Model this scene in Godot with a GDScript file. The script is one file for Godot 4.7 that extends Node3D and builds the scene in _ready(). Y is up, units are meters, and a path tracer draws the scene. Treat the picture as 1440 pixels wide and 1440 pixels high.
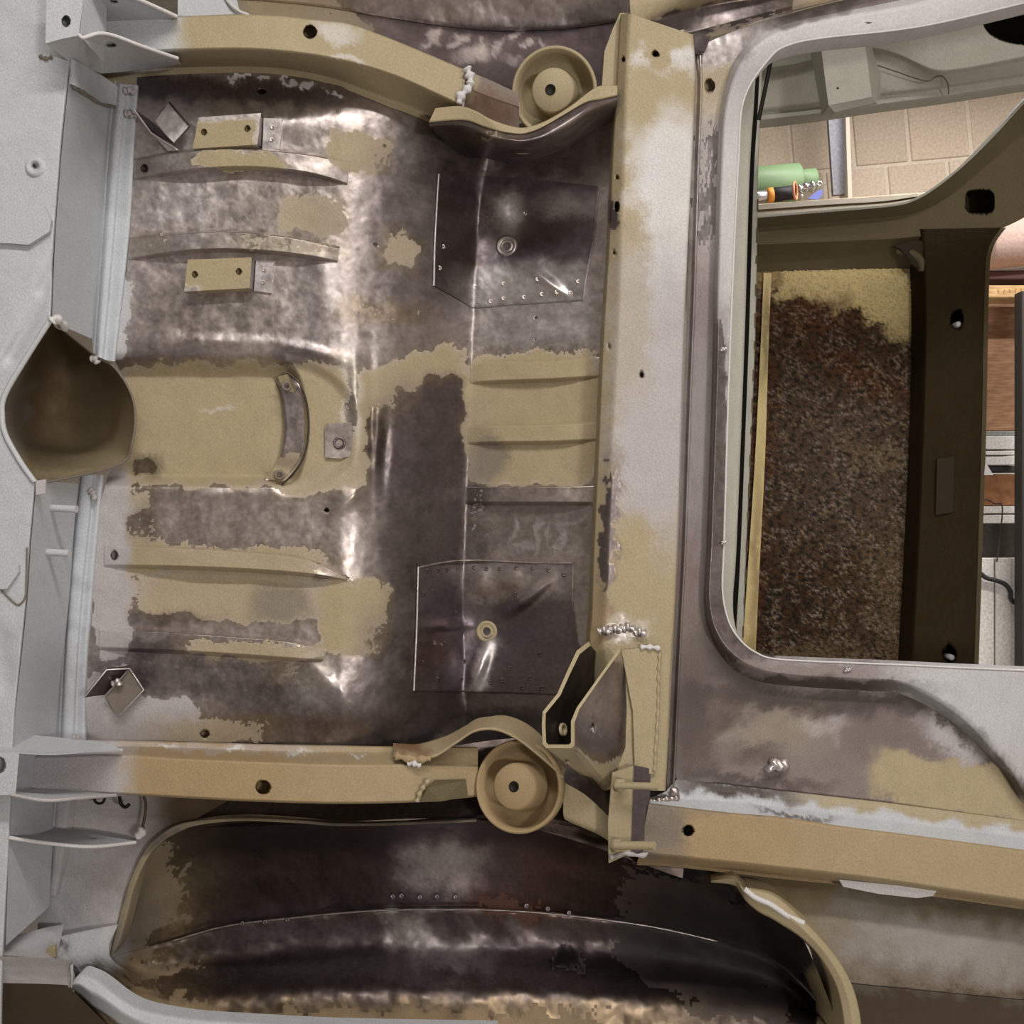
extends Node3D
# A stripped car shell on its side in a workshop, seen from underneath: floor pan, chassis rails, wheel arches, boot opening.
# Drawing units: nominal millimetres (x right, y down from the upper left corner of a 1440 mm square) plus height z in metres towards the viewer.

const D := 1.5
var paints := {}
var nz := FastNoiseLite.new()
var nf := FastNoiseLite.new()
var nw := FastNoiseLite.new()
var primer: StandardMaterial3D
var steel: StandardMaterial3D
var COL := {}
var body: Node3D
var names := {}

# ------------------------------------------------------------------ helpers
func P(x: float, y: float, z: float) -> Vector3:
	var s := (D - z) / D * 0.001
	return Vector3((x - 720.0) * s, (720.0 - y) * s, z)

# the same spot moved straight back to another height
func drop(p: Vector3, z2: float) -> Vector3:
	var k := (D - p.z) / (D - z2)
	return Vector3(720.0 + (p.x - 720.0) * k, 720.0 + (p.y - 720.0) * k, z2)

func V(a: Array, z := 0.0) -> Array:          # flat list x,y,x,y... at one height
	var r := []
	for i in range(0, a.size(), 2):
		r.append(Vector3(a[i], a[i + 1], z))
	return r

func V3(a: Array) -> Array:                   # flat list x,y,z...
	var r := []
	for i in range(0, a.size(), 3):
		r.append(Vector3(a[i], a[i + 1], a[i + 2]))
	return r

func dropped(row: Array, z2: float) -> Array:
	var r := []
	for p in row:
		r.append(drop(p, z2))
	return r

func moved(row: Array, d: Vector3) -> Array:
	var r := []
	for p in row:
		r.append(p + d)
	return r

func ext(row: Array, far := 260.0, start := false) -> Array:   # carry a row on past its last (and first) point
	var n := row.size()
	var d: Vector3 = row[n - 1] - row[n - 2]
	var out := row.duplicate()
	out.append(row[n - 1] + d * (far / maxf(absf(d.x), 1.0)))
	if start:
		var e: Vector3 = row[0] - row[1]
		out.insert(0, row[0] + e * (far / maxf(absf(e.x), 1.0)))
	return out

func numbered(called: String) -> String:
	if not names.has(called):
		names[called] = 0
		return called
	names[called] += 1
	return "%s_%03d" % [called, names[called]]

func thing(called: String, label: String, category: String, at := Vector3.ZERO, group := "") -> Node3D:
	var o := Node3D.new()
	o.name = numbered(called)
	add_child(o)
	o.position = at
	tag(o, label, category, group)
	return o

func tag(o: Node3D, label: String, category: String, group := "") -> void:
	o.set_meta("label", label)
	o.set_meta("category", category)
	if group != "":
		o.set_meta("group", group)

func put(called: String, m: Mesh, parent: Node) -> MeshInstance3D:
	var o := MeshInstance3D.new()
	o.name = called
	var again := 0
	while parent.has_node(NodePath(o.name)):
		again += 1
		o.name = "%s_%03d" % [called, again]
	o.mesh = m
	o.cast_shadow = GeometryInstance3D.SHADOW_CASTING_SETTING_DOUBLE_SIDED
	parent.add_child(o, true)
	if parent != self and parent is Node3D:
		# shapes are written in world places; undo the parent's offset
		o.position = -world_of(parent)
	return o

func world_of(n: Node) -> Vector3:
	var p := Vector3.ZERO
	while n != null and n != self and n is Node3D:
		p += n.position
		n = n.get_parent()
	return p

func lin(r: int, g: int, b: int) -> Color:
	return Color8(r, g, b).srgb_to_linear()

# paint: base colour and a list of patches [x, y, rx, ry, turn in degrees, colour, softness, strength]; p4 patches are boxy
func paint_at(pid: String, x: float, y: float) -> Color:   # alpha carries bare metal (1) or primer (0)
	var p: Dictionary = paints[pid]
	var wa: float = p.get("warp", 12.0)
	var n1 := nw.get_noise_2d(x, y)
	var n2 := nw.get_noise_2d(x + 517.0, y - 211.0)
	var n3 := nf.get_noise_2d(x, y)
	var wx := x + wa * n1 + wa * 0.35 * n3
	var wy := y + wa * n2 - wa * 0.35 * n3
	var base: Array = COL[p.base]
	var c: Color = base[0]
	var g: float = base[1]
	for b in p.patches:
		var dx: float = wx - b[0]
		var dy: float = wy - b[1]
		var far: float = maxf(b[2], b[3]) * 1.9
		if absf(dx) > far or absf(dy) > far:
			continue
		if b[4] != 0:
			var a: float = deg_to_rad(b[4])
			var ca := cos(a)
			var sa := sin(a)
			var ox := dx
			dx = ox * ca + dy * sa
			dy = -ox * sa + dy * ca
		var u: float = dx / b[2]
		var v: float = dy / b[3]
		u *= u
		v *= v
		var d := sqrt(sqrt(u * u + v * v))
		var so: float = b[6]
		var w := 1.0 - smoothstep(1.0 - so, 1.0 + so, d)
		w *= b[7]
		if w > 0.0:
			var bc: Array = COL[b[5]]
			c = c.lerp(bc[0], w)
			g = lerpf(g, bc[1], w)
	var mot := 1.0 + 0.10 * n3 + (0.11 * n2 * g) + 0.05 * n1
	if p.has("speck"):                       # flaking rust: pale and dark crumbs
		var s1 := nf.get_noise_2d(x * 1.5 + 90.0, y * 1.5)
		var s2 := nz.get_noise_2d(x * 6.0, y * 6.0 + 40.0)
		var far_from_paint := 1.0 - smoothstep(0.18, 0.3, c.g)
		var clump := smoothstep(-0.25, 0.25, nw.get_noise_2d(x * 1.3 + 60.0, y * 1.3))
		var s3 := nf.get_noise_2d(x * 0.55 + 40.0, y * 0.8)
		var s4 := nf.get_noise_2d((x + y) * 0.35, (y - x * 0.6) * 1.1)
		c = c.lerp(COL["X"][0], far_from_paint * 0.75 * smoothstep(-0.05, 0.40, -s3))
		c = c.lerp(COL["R"][0], far_from_paint * 0.35 * smoothstep(0.0, 0.35, s3))
		c = c.lerp(COL["O"][0], far_from_paint * 0.55 * clump * smoothstep(0.14, 0.40, s4))
		c = c.lerp(COL["P"][0], far_from_paint * 0.50 * clump * smoothstep(0.16, 0.42, s3 * 0.5 + s1 * 0.6))
		c = c.lerp(COL["X"][0], far_from_paint * 0.5 * smoothstep(0.1, 0.4, -s2 * 0.7))
		c = c.lerp(COL["B"][0], (1.0 - far_from_paint) * 0.35 * smoothstep(0.22, 0.45, s1))
	c = Color(c.r * mot, c.g * mot, c.b * mot, 1.0)
	c.a = clampf(g + 0.22 * n3 + 0.15 * n1, 0.0, 1.0)
	return c

func cr(a: Vector3, b: Vector3, c: Vector3, d: Vector3, t: float) -> Vector3:
	var t2 := t * t
	var t3 := t2 * t
	return 0.5 * ((2.0 * b) + (c - a) * t + (2.0 * a - 5.0 * b + 4.0 * c - d) * t2 + (3.0 * b - a - 3.0 * c + d) * t3)

func resample(row: Array, n: int, straight: bool) -> Array:
	var r := []
	var m := row.size() - 1
	for i in n + 1:
		var f := float(i) / n * m
		var k := mini(int(f), m - 1)
		var t := f - k
		if straight:
			r.append((row[k] as Vector3).lerp(row[k + 1], t))
		else:
			r.append(cr(row[maxi(k - 1, 0)], row[k], row[k + 1], row[mini(k + 2, m)], t))
	return r

# a pressed sheet through rows of points. opt: nv (steps between rows), across ("line" or "curve"), crease, straight, zf (height under it), holes, mat, close
func sheet(parent: Node, called: String, rows: Array, nu: int, pid: String, opt := {}) -> MeshInstance3D:
	var nv = opt.get("nv", 2)
	var straight: bool = opt.get("straight", false)
	var crease: bool = opt.get("crease", false)
	var curve: bool = opt.get("across", "line") == "curve"
	var holes: Array = opt.get("holes", [])
	var zf = opt.get("zf", null)
	var rs := []
	for r in rows:
		rs.append(resample(r, nu, straight))
	var grids := []
	var cur := []
	for k in rs.size() - 1:
		var steps: int = nv[k] if nv is Array else nv
		for j in steps:
			var t := float(j) / steps
			cur.append(mix_rows(rs, k, t, curve))
		if crease or k == rs.size() - 2:
			cur.append(rs[k + 1])
			grids.append(cur)
			cur = []
	var mesh := ArrayMesh.new()
	var va := [[PackedVector3Array(), PackedVector3Array(), PackedColorArray(), PackedInt32Array()], [PackedVector3Array(), PackedVector3Array(), PackedColorArray(), PackedInt32Array()]]
	var solid = opt.get("mat", null)
	for grid in grids:
		var h: int = grid.size()
		var w: int = nu + 1
		var pos := PackedVector3Array()
		var col := PackedColorArray()
		pos.resize(w * h)
		col.resize(w * h)
		for j in h:
			for i in w:
				var p: Vector3 = grid[j][i]
				if zf != null:
					p.z += zf.call(p.x, p.y)
				for ho in holes:
					var dx: float = p.x - ho[0]
					var dy: float = p.y - ho[1]
					if absf(dx) > ho[2] + 4.0 or absf(dy) > ho[3] + 4.0:
						continue
					var dd := sqrt(dx * dx / (ho[2] * ho[2]) + dy * dy / (ho[3] * ho[3]))
					if ho.size() > 5:
						dd = pow(pow(dx / ho[2], 4.0) + pow(dy / ho[3], 4.0), 0.25)
					var near: float = 1.1 / minf(ho[2], ho[3])
					if dd < 1.0 - near:
						p.z -= ho[4]
					elif dd < 1.0 + near:
						p.x = ho[0] + dx / dd
						p.y = ho[1] + dy / dd
				pos[j * w + i] = P(p.x, p.y, p.z)
				col[j * w + i] = paint_at(pid, p.x, p.y)
		var nor := PackedVector3Array()
		nor.resize(w * h)
		for j in h:
			for i in w:
				var du := pos[j * w + mini(i + 1, w - 1)] - pos[j * w + maxi(i - 1, 0)]
				var dv := pos[mini(j + 1, h - 1) * w + i] - pos[maxi(j - 1, 0) * w + i]
				var n := dv.cross(du)
				if n.length_squared() < 1e-16:
					n = Vector3(0, 0, 1)
				n = n.normalized()
				nor[j * w + i] = n
		var maps := [PackedInt32Array(), PackedInt32Array()]
		for m in 2:
			maps[m].resize(w * h)
			maps[m].fill(-1)
		for j in h - 1:
			for i in w - 1:
				var q := [j * w + i, j * w + i + 1, (j + 1) * w + i + 1, (j + 1) * w + i]
				var g := (col[q[0]].a + col[q[1]].a + col[q[2]].a + col[q[3]].a) * 0.25
				var m := 1 if g > 0.5 else 0
				if solid != null:
					m = 0
				var out: Array = va[m]
				var mp: PackedInt32Array = maps[m]
				var id := [0, 0, 0, 0]
				for e in 4:
					var at: int = q[e]
					if mp[at] < 0:
						mp[at] = out[0].size()
						out[0].append(pos[at])
						out[1].append(nor[at])
						var cc := col[at]
						cc.a = 1.0
						out[2].append(cc)
					id[e] = mp[at]
				maps[m] = mp
				out[3].append_array(PackedInt32Array([id[0], id[1], id[2], id[0], id[2], id[3]]))
	for m in 2:
		if va[m][3].size() == 0:
			continue
		var arr := []
		arr.resize(Mesh.ARRAY_MAX)
		arr[Mesh.ARRAY_VERTEX] = va[m][0]
		arr[Mesh.ARRAY_NORMAL] = va[m][1]
		arr[Mesh.ARRAY_COLOR] = va[m][2]
		arr[Mesh.ARRAY_INDEX] = va[m][3]
		mesh.add_surface_from_arrays(Mesh.PRIMITIVE_TRIANGLES, arr)
		var mat = solid if solid != null else (steel if m == 1 else primer)
		mesh.surface_set_material(mesh.get_surface_count() - 1, mat)
	return put(called, mesh, parent)

func mix_rows(rs: Array, k: int, t: float, curve: bool) -> Array:
	if t == 0.0:
		return rs[k]
	var r := []
	var m := rs.size() - 1
	for i in rs[k].size():
		if curve:
			r.append(cr(rs[maxi(k - 1, 0)][i], rs[k][i], rs[k + 1][i], rs[mini(k + 2, m)][i], t))
		else:
			r.append((rs[k][i] as Vector3).lerp(rs[k + 1][i], t))
	return r

# a flat-ish plate cut to an outline, with real thickness
func plate(parent: Node, called: String, poly: Array, thick: float, col: String, back := Vector3.ZERO) -> MeshInstance3D:
	var st := SurfaceTool.new()
	st.begin(Mesh.PRIMITIVE_TRIANGLES)
	st.set_smooth_group(-1)
	var c: Color = COL[col][0]
	st.set_color(Color(c.r, c.g, c.b))
	var flat := PackedVector2Array()
	var f := []
	var b := []
	var dir := back if back != Vector3.ZERO else Vector3(0, 0, -1)
	for p in poly:
		flat.append(Vector2(p.x, p.y))
		var w := P(p.x, p.y, p.z)
		f.append(w)
		b.append(w + dir * thick)
	var tri := Geometry2D.triangulate_polygon(flat)
	for i in range(0, tri.size(), 3):
		for e in [0, 1, 2]:
			st.add_vertex(f[tri[i + e]])
		for e in [0, 2, 1]:
			st.add_vertex(b[tri[i + e]])
	for i in f.size():
		var j := (i + 1) % f.size()
		for v in [f[i], f[j], b[j], f[i], b[j], b[i]]:
			st.add_vertex(v)
	st.generate_normals()
	var mesh := st.commit()
	mesh.surface_set_material(0, steel if COL[col][1] > 0.5 else primer)
	return put(called, mesh, parent)

# a turned shape: profile of [radius, height along the axis] round a centre
func lathe(parent: Node, called: String, at: Vector3, axis: Vector3, prof: Array, col: String, seg := 48, smooth := true) -> MeshInstance3D:
	var st := SurfaceTool.new()
	st.begin(Mesh.PRIMITIVE_TRIANGLES)
	st.set_smooth_group(0 if smooth else -1)
	var c: Color = COL[col][0]
	st.set_color(Color(c.r, c.g, c.b))
	var a := axis.normalized()
	var u := a.cross(Vector3(0, 1, 0) if absf(a.y) < 0.9 else Vector3(1, 0, 0)).normalized()
	var v := a.cross(u)
	for k in prof.size() - 1:
		st.set_smooth_group(k if prof[k].size() > 2 else 0)
		for i in seg:
			var q := []
			for e in [[k, i], [k, i + 1], [k + 1, i + 1], [k + 1, i]]:
				var t: float = TAU * e[1] / seg
				var pr: Array = prof[e[0]]
				q.append(at + a * pr[1] + (u * cos(t) + v * sin(t)) * pr[0])
			for e in [0, 1, 2, 0, 2, 3]:
				st.add_vertex(q[e])
	st.generate_normals()
	var mesh := st.commit()
	mesh.surface_set_material(0, steel if COL[col][1] > 0.5 else primer)
	return put(called, mesh, parent)

# a round bar or cable through points (world), with closed ends
func bar(parent: Node, called: String, pts: Array, r: float, mat: Material, col := "K", seg := 12, lump := 0.0) -> MeshInstance3D:
	var st := SurfaceTool.new()
	st.begin(Mesh.PRIMITIVE_TRIANGLES)
	st.set_smooth_group(0)
	var c: Color = COL[col][0]
	st.set_color(Color(c.r, c.g, c.b))
	var rings := []
	var up := Vector3(0.3, 0.2, 1).normalized()
	for i in pts.size():
		var t: Vector3 = (pts[mini(i + 1, pts.size() - 1)] - pts[maxi(i - 1, 0)]).normalized()
		var u := t.cross(up).normalized()
		var v := t.cross(u)
		var ring := []
		for k in seg:
			var a := TAU * k / seg
			var rr := r * (1.0 + (0.28 * sin(i * 1.25) + 0.30 * nf.get_noise_3d(i * 2.1, cos(a) * 4.0, sin(a) * 4.0 + pts[0].x * 900.0)) * minf(lump, 1.6) * 0.8)
			if lump > 0.0 and (i == 0 or i == pts.size() - 1):
				rr *= 0.35
			ring.append(pts[i] + (u * cos(a) + v * sin(a)) * rr)
		rings.append(ring)
	for i in rings.size() - 1:
		for k in seg:
			var n := (k + 1) % seg
			for e in [rings[i][k], rings[i + 1][k], rings[i + 1][n], rings[i][k], rings[i + 1][n], rings[i][n]]:
				st.add_vertex(e)
	st.set_smooth_group(-1)
	for e in [[0, 0], [rings.size() - 1, pts.size() - 1]]:
		for k in seg:
			st.add_vertex(pts[e[1]])
			st.add_vertex(rings[e[0]][k])
			st.add_vertex(rings[e[0]][(k + 1) % seg])
	st.generate_normals()
	var mesh := st.commit()
	mesh.surface_set_material(0, mat)
	return put(called, mesh, parent)

func pbar(parent: Node, called: String, row: Array, r: float, mat: Material, col := "K", n := 0, lump := 0.0) -> MeshInstance3D:
	var pts := []
	for p in (resample(row, maxi(n, 14 if lump > 0.0 else n), false) if n > 0 else row):
		pts.append(P(p.x, p.y, p.z))
	return bar(parent, called, pts, r, mat, col, 12, lump)

func box_mesh(size: Vector3, mat: Material, bevel := 0.0) -> ArrayMesh:
	var st := SurfaceTool.new()
	st.begin(Mesh.PRIMITIVE_TRIANGLES)
	var h := size * 0.5
	var b := minf(bevel, minf(h.x, minf(h.y, h.z)) * 0.9)
	st.set_smooth_group(-1)
	st.set_color(Color.WHITE)
	for ax in 3:
		for s in [-1.0, 1.0]:
			var q := []
			for e in [[-1, -1], [1, -1], [1, 1], [-1, 1]]:
				var p := Vector3.ZERO
				p[ax] = s * h[ax]
				p[(ax + 1) % 3] = e[0] * (h[(ax + 1) % 3] - b)
				p[(ax + 2) % 3] = e[1] * (h[(ax + 2) % 3] - b)
				q.append(p)
			quad(st, q, s < 0)
	if b > 0.0:
		for ax in 3:
			var a1 := (ax + 1) % 3
			var a2 := (ax + 2) % 3
			for s1 in [-1.0, 1.0]:
				for s2 in [-1.0, 1.0]:
					var q := []
					for e in [[-1, 0], [1, 0], [1, 1], [-1, 1]]:
						var p := Vector3.ZERO
						p[ax] = e[0] * (h[ax] - b)
						p[a1] = s1 * (h[a1] - (b if e[1] == 1 else 0.0))
						p[a2] = s2 * (h[a2] - (0.0 if e[1] == 1 else b))
						q.append(p)
					quad(st, q, s1 * s2 < 0)
		for s1 in [-1.0, 1.0]:
			for s2 in [-1.0, 1.0]:
				for s3 in [-1.0, 1.0]:
					var t := [Vector3(s1 * h.x, s2 * (h.y - b), s3 * (h.z - b)), Vector3(s1 * (h.x - b), s2 * h.y, s3 * (h.z - b)), Vector3(s1 * (h.x - b), s2 * (h.y - b), s3 * h.z)]
					for e in ([0, 2, 1] if s1 * s2 * s3 > 0 else [0, 1, 2]):
						st.add_vertex(t[e])
	st.generate_normals()
	var m := st.commit()
	m.surface_set_material(0, mat)
	return m

func quad(st: SurfaceTool, q: Array, flip: bool) -> void:
	for e in ([0, 1, 2, 0, 2, 3] if flip else [0, 2, 1, 0, 3, 2]):
		st.add_vertex(q[e])

func put_box(parent: Node, called: String, at: Vector3, size: Vector3, mat: Material, bevel := 0.0, turn := Vector3.ZERO) -> MeshInstance3D:
	var o := put(called, box_mesh(size, mat, bevel), parent)
	o.position += at
	o.rotation_degrees = turn
	return o

func noise_tex(freq: float, lo: Color, hi: Color, size := 512, octaves := 4, kind := FastNoiseLite.TYPE_SIMPLEX_SMOOTH, normal := false, bump := 2.0, sd := 3) -> NoiseTexture2D:
	var n := FastNoiseLite.new()
	n.seed = sd
	n.noise_type = kind
	n.frequency = freq
	n.fractal_octaves = octaves
	var t := NoiseTexture2D.new()
	t.width = size
	t.height = size
	t.seamless = true
	t.noise = n
	if normal:
		t.as_normal_map = true
		t.bump_strength = bump
	else:
		var g := Gradient.new()
		g.set_color(0, lo)
		g.set_color(1, hi)
		t.color_ramp = g
	return t

func plain(c: Color, rough := 0.8, metal := 0.0, tex: Texture2D = null, scale := 3.0) -> StandardMaterial3D:
	var m := StandardMaterial3D.new()
	m.albedo_color = c
	m.roughness = rough
	m.metallic = metal
	if tex:
		m.albedo_texture = tex
		m.uv1_triplanar = true
		m.uv1_scale = Vector3.ONE * scale
	return m

# ------------------------------------------------------------------ shape of the floor pan
var dents := []
func valley(y: float) -> float:
	return 668.0 - 0.038 * (y - 400.0) + 12.0 * smoothstep(330.0, 200.0, y) + 10.0 * smoothstep(850.0, 1000.0, y)

func pan(x: float, y: float) -> float:
	var vx := valley(y)
	var t := clampf((x - 478.0) / (vx - 478.0), 0.0, 1.0)
	var zl := -0.125 * pow(t, 1.55)
	var zr := -0.125 + (x - vx) / (868.0 - vx) * 0.095
	var k := 0.022
	var hh := clampf(0.5 + 0.5 * (zl - zr) / k, 0.0, 1.0)
	var z := lerpf(zr, zl, hh) + k * hh * (1.0 - hh)
	# recess of the propshaft tunnel
	var ry := smoothstep(492.0, 534.0, y) * (1.0 - smoothstep(668.0, 686.0, y))
	var ex := 400.0 + 32.0 * sqrt(maxf(0.0, 1.0 - pow((y - 600.0) / 92.0, 2.0)))
	z -= 0.034 * ry * (1.0 - smoothstep(ex - 16.0, ex + 3.0, x))
	# pad behind the recess with a soft shoulder
	var px := (x - 400.0) / 112.0
	var py := (y - 602.0) / 100.0
	var pd := sqrt(px * px + py * py)
	z -= 0.010 * (1.0 - smoothstep(0.82, 1.0, pd)) * smoothstep(380.0, 420.0, x)
	z -= 0.030 * pow(clampf((168.0 - y) / 60.0, 0.0, 1.0), 2.0) * smoothstep(620.0, 540.0, x)
	z -= 0.020 * pow(clampf((y - 990.0) / 60.0, 0.0, 1.0), 2.0)
	for d in dents:
		var dx: float = x - d[0]
		var dy: float = y - d[1]
		if absf(dx) > d[5] or absf(dy) > d[5]:
			continue
		var ox := dx
		dx = (ox * d[6] + dy * d[7]) / d[2]
		dy = (-ox * d[7] + dy * d[6]) / d[3]
		z += d[4] * exp(-(dx * dx + dy * dy))
	z += 0.0011 * nw.get_noise_2d(x * 0.8, y * 0.8) + 0.00006 * nf.get_noise_2d(x * 0.9, y * 0.9)
	return z

func dent(x: float, y: float, rx: float, ry: float, turn: float, amp: float) -> void:
	var a := deg_to_rad(turn)
	dents.append([x, y, rx, ry, amp, maxf(rx, ry) * 2.6, cos(a), sin(a)])

func wave(x: float, y: float) -> float:
	return 0.0012 * nw.get_noise_2d(x * 0.7, y * 0.7) + 0.00005 * nf.get_noise_2d(x * 0.6, y * 0.6)

func wave_big(x: float, y: float) -> float:
	return 0.003 * nw.get_noise_2d(x * 0.6, y * 0.6) + 0.0001 * nf.get_noise_2d(x, y)

func rib(parent: Node, top: Array, bot: Array, high: float, nu: int, drilled := []) -> void:
	var rows := [[], [], [], []]
	for i in top.size():
		var e := 0.15 if i == 0 or i == top.size() - 1 else 1.0
		var t: Vector3 = top[i]
		var b: Vector3 = bot[i]
		var d := (b - t).normalized()
		rows[0].append(Vector3(t.x, t.y, -0.001))
		rows[1].append(Vector3(t.x, t.y, high * e) + d * 3.5)
		rows[2].append(Vector3(b.x, b.y, high * e) - d * 6.0)
		rows[3].append(Vector3(b.x, b.y, -0.002))
	sheet(parent, "rib", rows, nu, "pan", {"zf": pan, "nv": [3, 14, 4], "holes": drilled})

func _ready() -> void:
	# camera
	var cam := Camera3D.new()
	cam.name = "camera"
	cam.position = Vector3(0, 0, D)
	cam.fov = rad_to_deg(2.0 * atan(0.72 / D))
	cam.near = 0.02
	cam.far = 50.0
	add_child(cam)
	cam.current = true
	# environment
	var we := WorldEnvironment.new()
	we.name = "workshop_environment"
	var env := Environment.new()
	env.background_mode = Environment.BG_COLOR
	env.background_color = Color(0.02, 0.02, 0.02)
	env.tonemap_mode = Environment.TONE_MAPPER_LINEAR
	env.tonemap_exposure = 1.0
	env.sdfgi_enabled = true
	env.ssao_enabled = true
	env.ssil_enabled = true
	we.environment = env
	add_child(we)
	# ceiling lamps, the last two added unseen to brighten wall and boards: [x, z, length, energy]
	for l in [[0.15, 1.5, 1.5, 4.3], [0.75, 3.1, 1.5, 2.3], [1.35, -1.6, 1.2, 1.15], [2.2, -0.8, 1.2, 5.2]]:
		strip_lamp(Vector3(l[0], 1.56, l[1]), l[2], l[3])
	looks()
	fill_lamp()
	room()
	body = thing("car_body", "bare car shell turned on its side, underside in patchy primer and steel", "car body")
	front_floor()
	rear_pan()
	rails()
	springs()
	crossmember()
	opening()
	lower_quarter()
	arches()
	front_corner()
	interior()
	background()

func strip_lamp(at: Vector3, long: float, energy: float) -> void:
	var o := thing("strip_lamp", "white fluorescent strip lamp on the ceiling " + ("added close to the back wall to brighten it" if at.z < -1 else "added to the right of the car shell to brighten the boards" if at.z < 0 else ("just in front of the car shell" if at.z < 2 else "above the middle of the workshop")), "lamp", at)
	put_box(o, "housing", at + Vector3(0, 0.02, 0), Vector3(long, 0.05, 0.11), plain(Color8(225, 225, 222), 0.5), 0.006)
	var glow := StandardMaterial3D.new()
	glow.albedo_color = Color8(240, 240, 235)
	glow.emission_enabled = true
	glow.emission = Color(1.0, 0.97, 0.92)
	glow.emission_energy_multiplier = 1.6
	put_box(o, "diffuser", at + Vector3(0, -0.02, 0), Vector3(long * 0.97, 0.03, 0.09), glow, 0.01)
	var a := AreaLight3D.new()
	a.name = "lamp_light"
	a.light_color = Color(1.0, 0.985, 0.97)
	a.light_energy = energy
	a.area_size = Vector2(long * 0.97, 0.10)
	a.area_normalize_energy = true
	a.shadow_enabled = true
	a.area_range = 12.0
	a.position = Vector3(0, -0.04, 0)
	a.rotation_degrees = Vector3(-90, 0, 0)
	o.add_child(a)

func fill_lamp() -> void:  # unseen lamp added to light the shell interior from the front
	var at := Vector3(1.0, -0.05, 2.7)
	var o := thing("fill_lamp", "unseen yellow fill lamp on a black tripod, added behind the viewer", "lamp", Vector3(at.x, -1.35, at.z))
	var yellow := plain(Color8(214, 170, 40), 0.5)
	var black := plain(Color8(34, 34, 36), 0.6)
	var aim := Basis.looking_at(Vector3(-0.35, 0.12, -1.0).normalized())
	var h := put_box(o, "lamp_housing", at, Vector3(0.30, 0.22, 0.06), yellow, 0.012)
	h.basis = aim
	var glow := StandardMaterial3D.new()
	glow.albedo_color = Color8(240, 240, 238)
	glow.emission_enabled = true
	glow.emission = Color(1.0, 0.98, 0.96)
	glow.emission_energy_multiplier = 1.5
	var d := put_box(o, "lamp_panel", at - aim.z * 0.034, Vector3(0.26, 0.18, 0.012), glow, 0.003)
	d.basis = aim
	bar(o, "pole", [Vector3(at.x, -0.95, at.z), Vector3(at.x, -0.14, at.z)], 0.014, black)
	for k in 3:
		var a := TAU * k / 3.0 + 0.4
		bar(o, "leg", [Vector3(at.x, -0.85, at.z), Vector3(at.x + cos(a) * 0.38, -1.345, at.z + sin(a) * 0.38)], 0.010, black)
	var l := AreaLight3D.new()
	l.name = "lamp_light"
	l.light_color = Color(1.0, 0.985, 0.97)
	l.light_energy = 2.2
	l.area_size = Vector2(0.26, 0.18)
	l.area_normalize_energy = true
	l.shadow_enabled = true
	l.area_range = 12.0
	l.position = at - aim.z * 0.045 - o.position
	l.basis = aim
	o.add_child(l)

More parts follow.
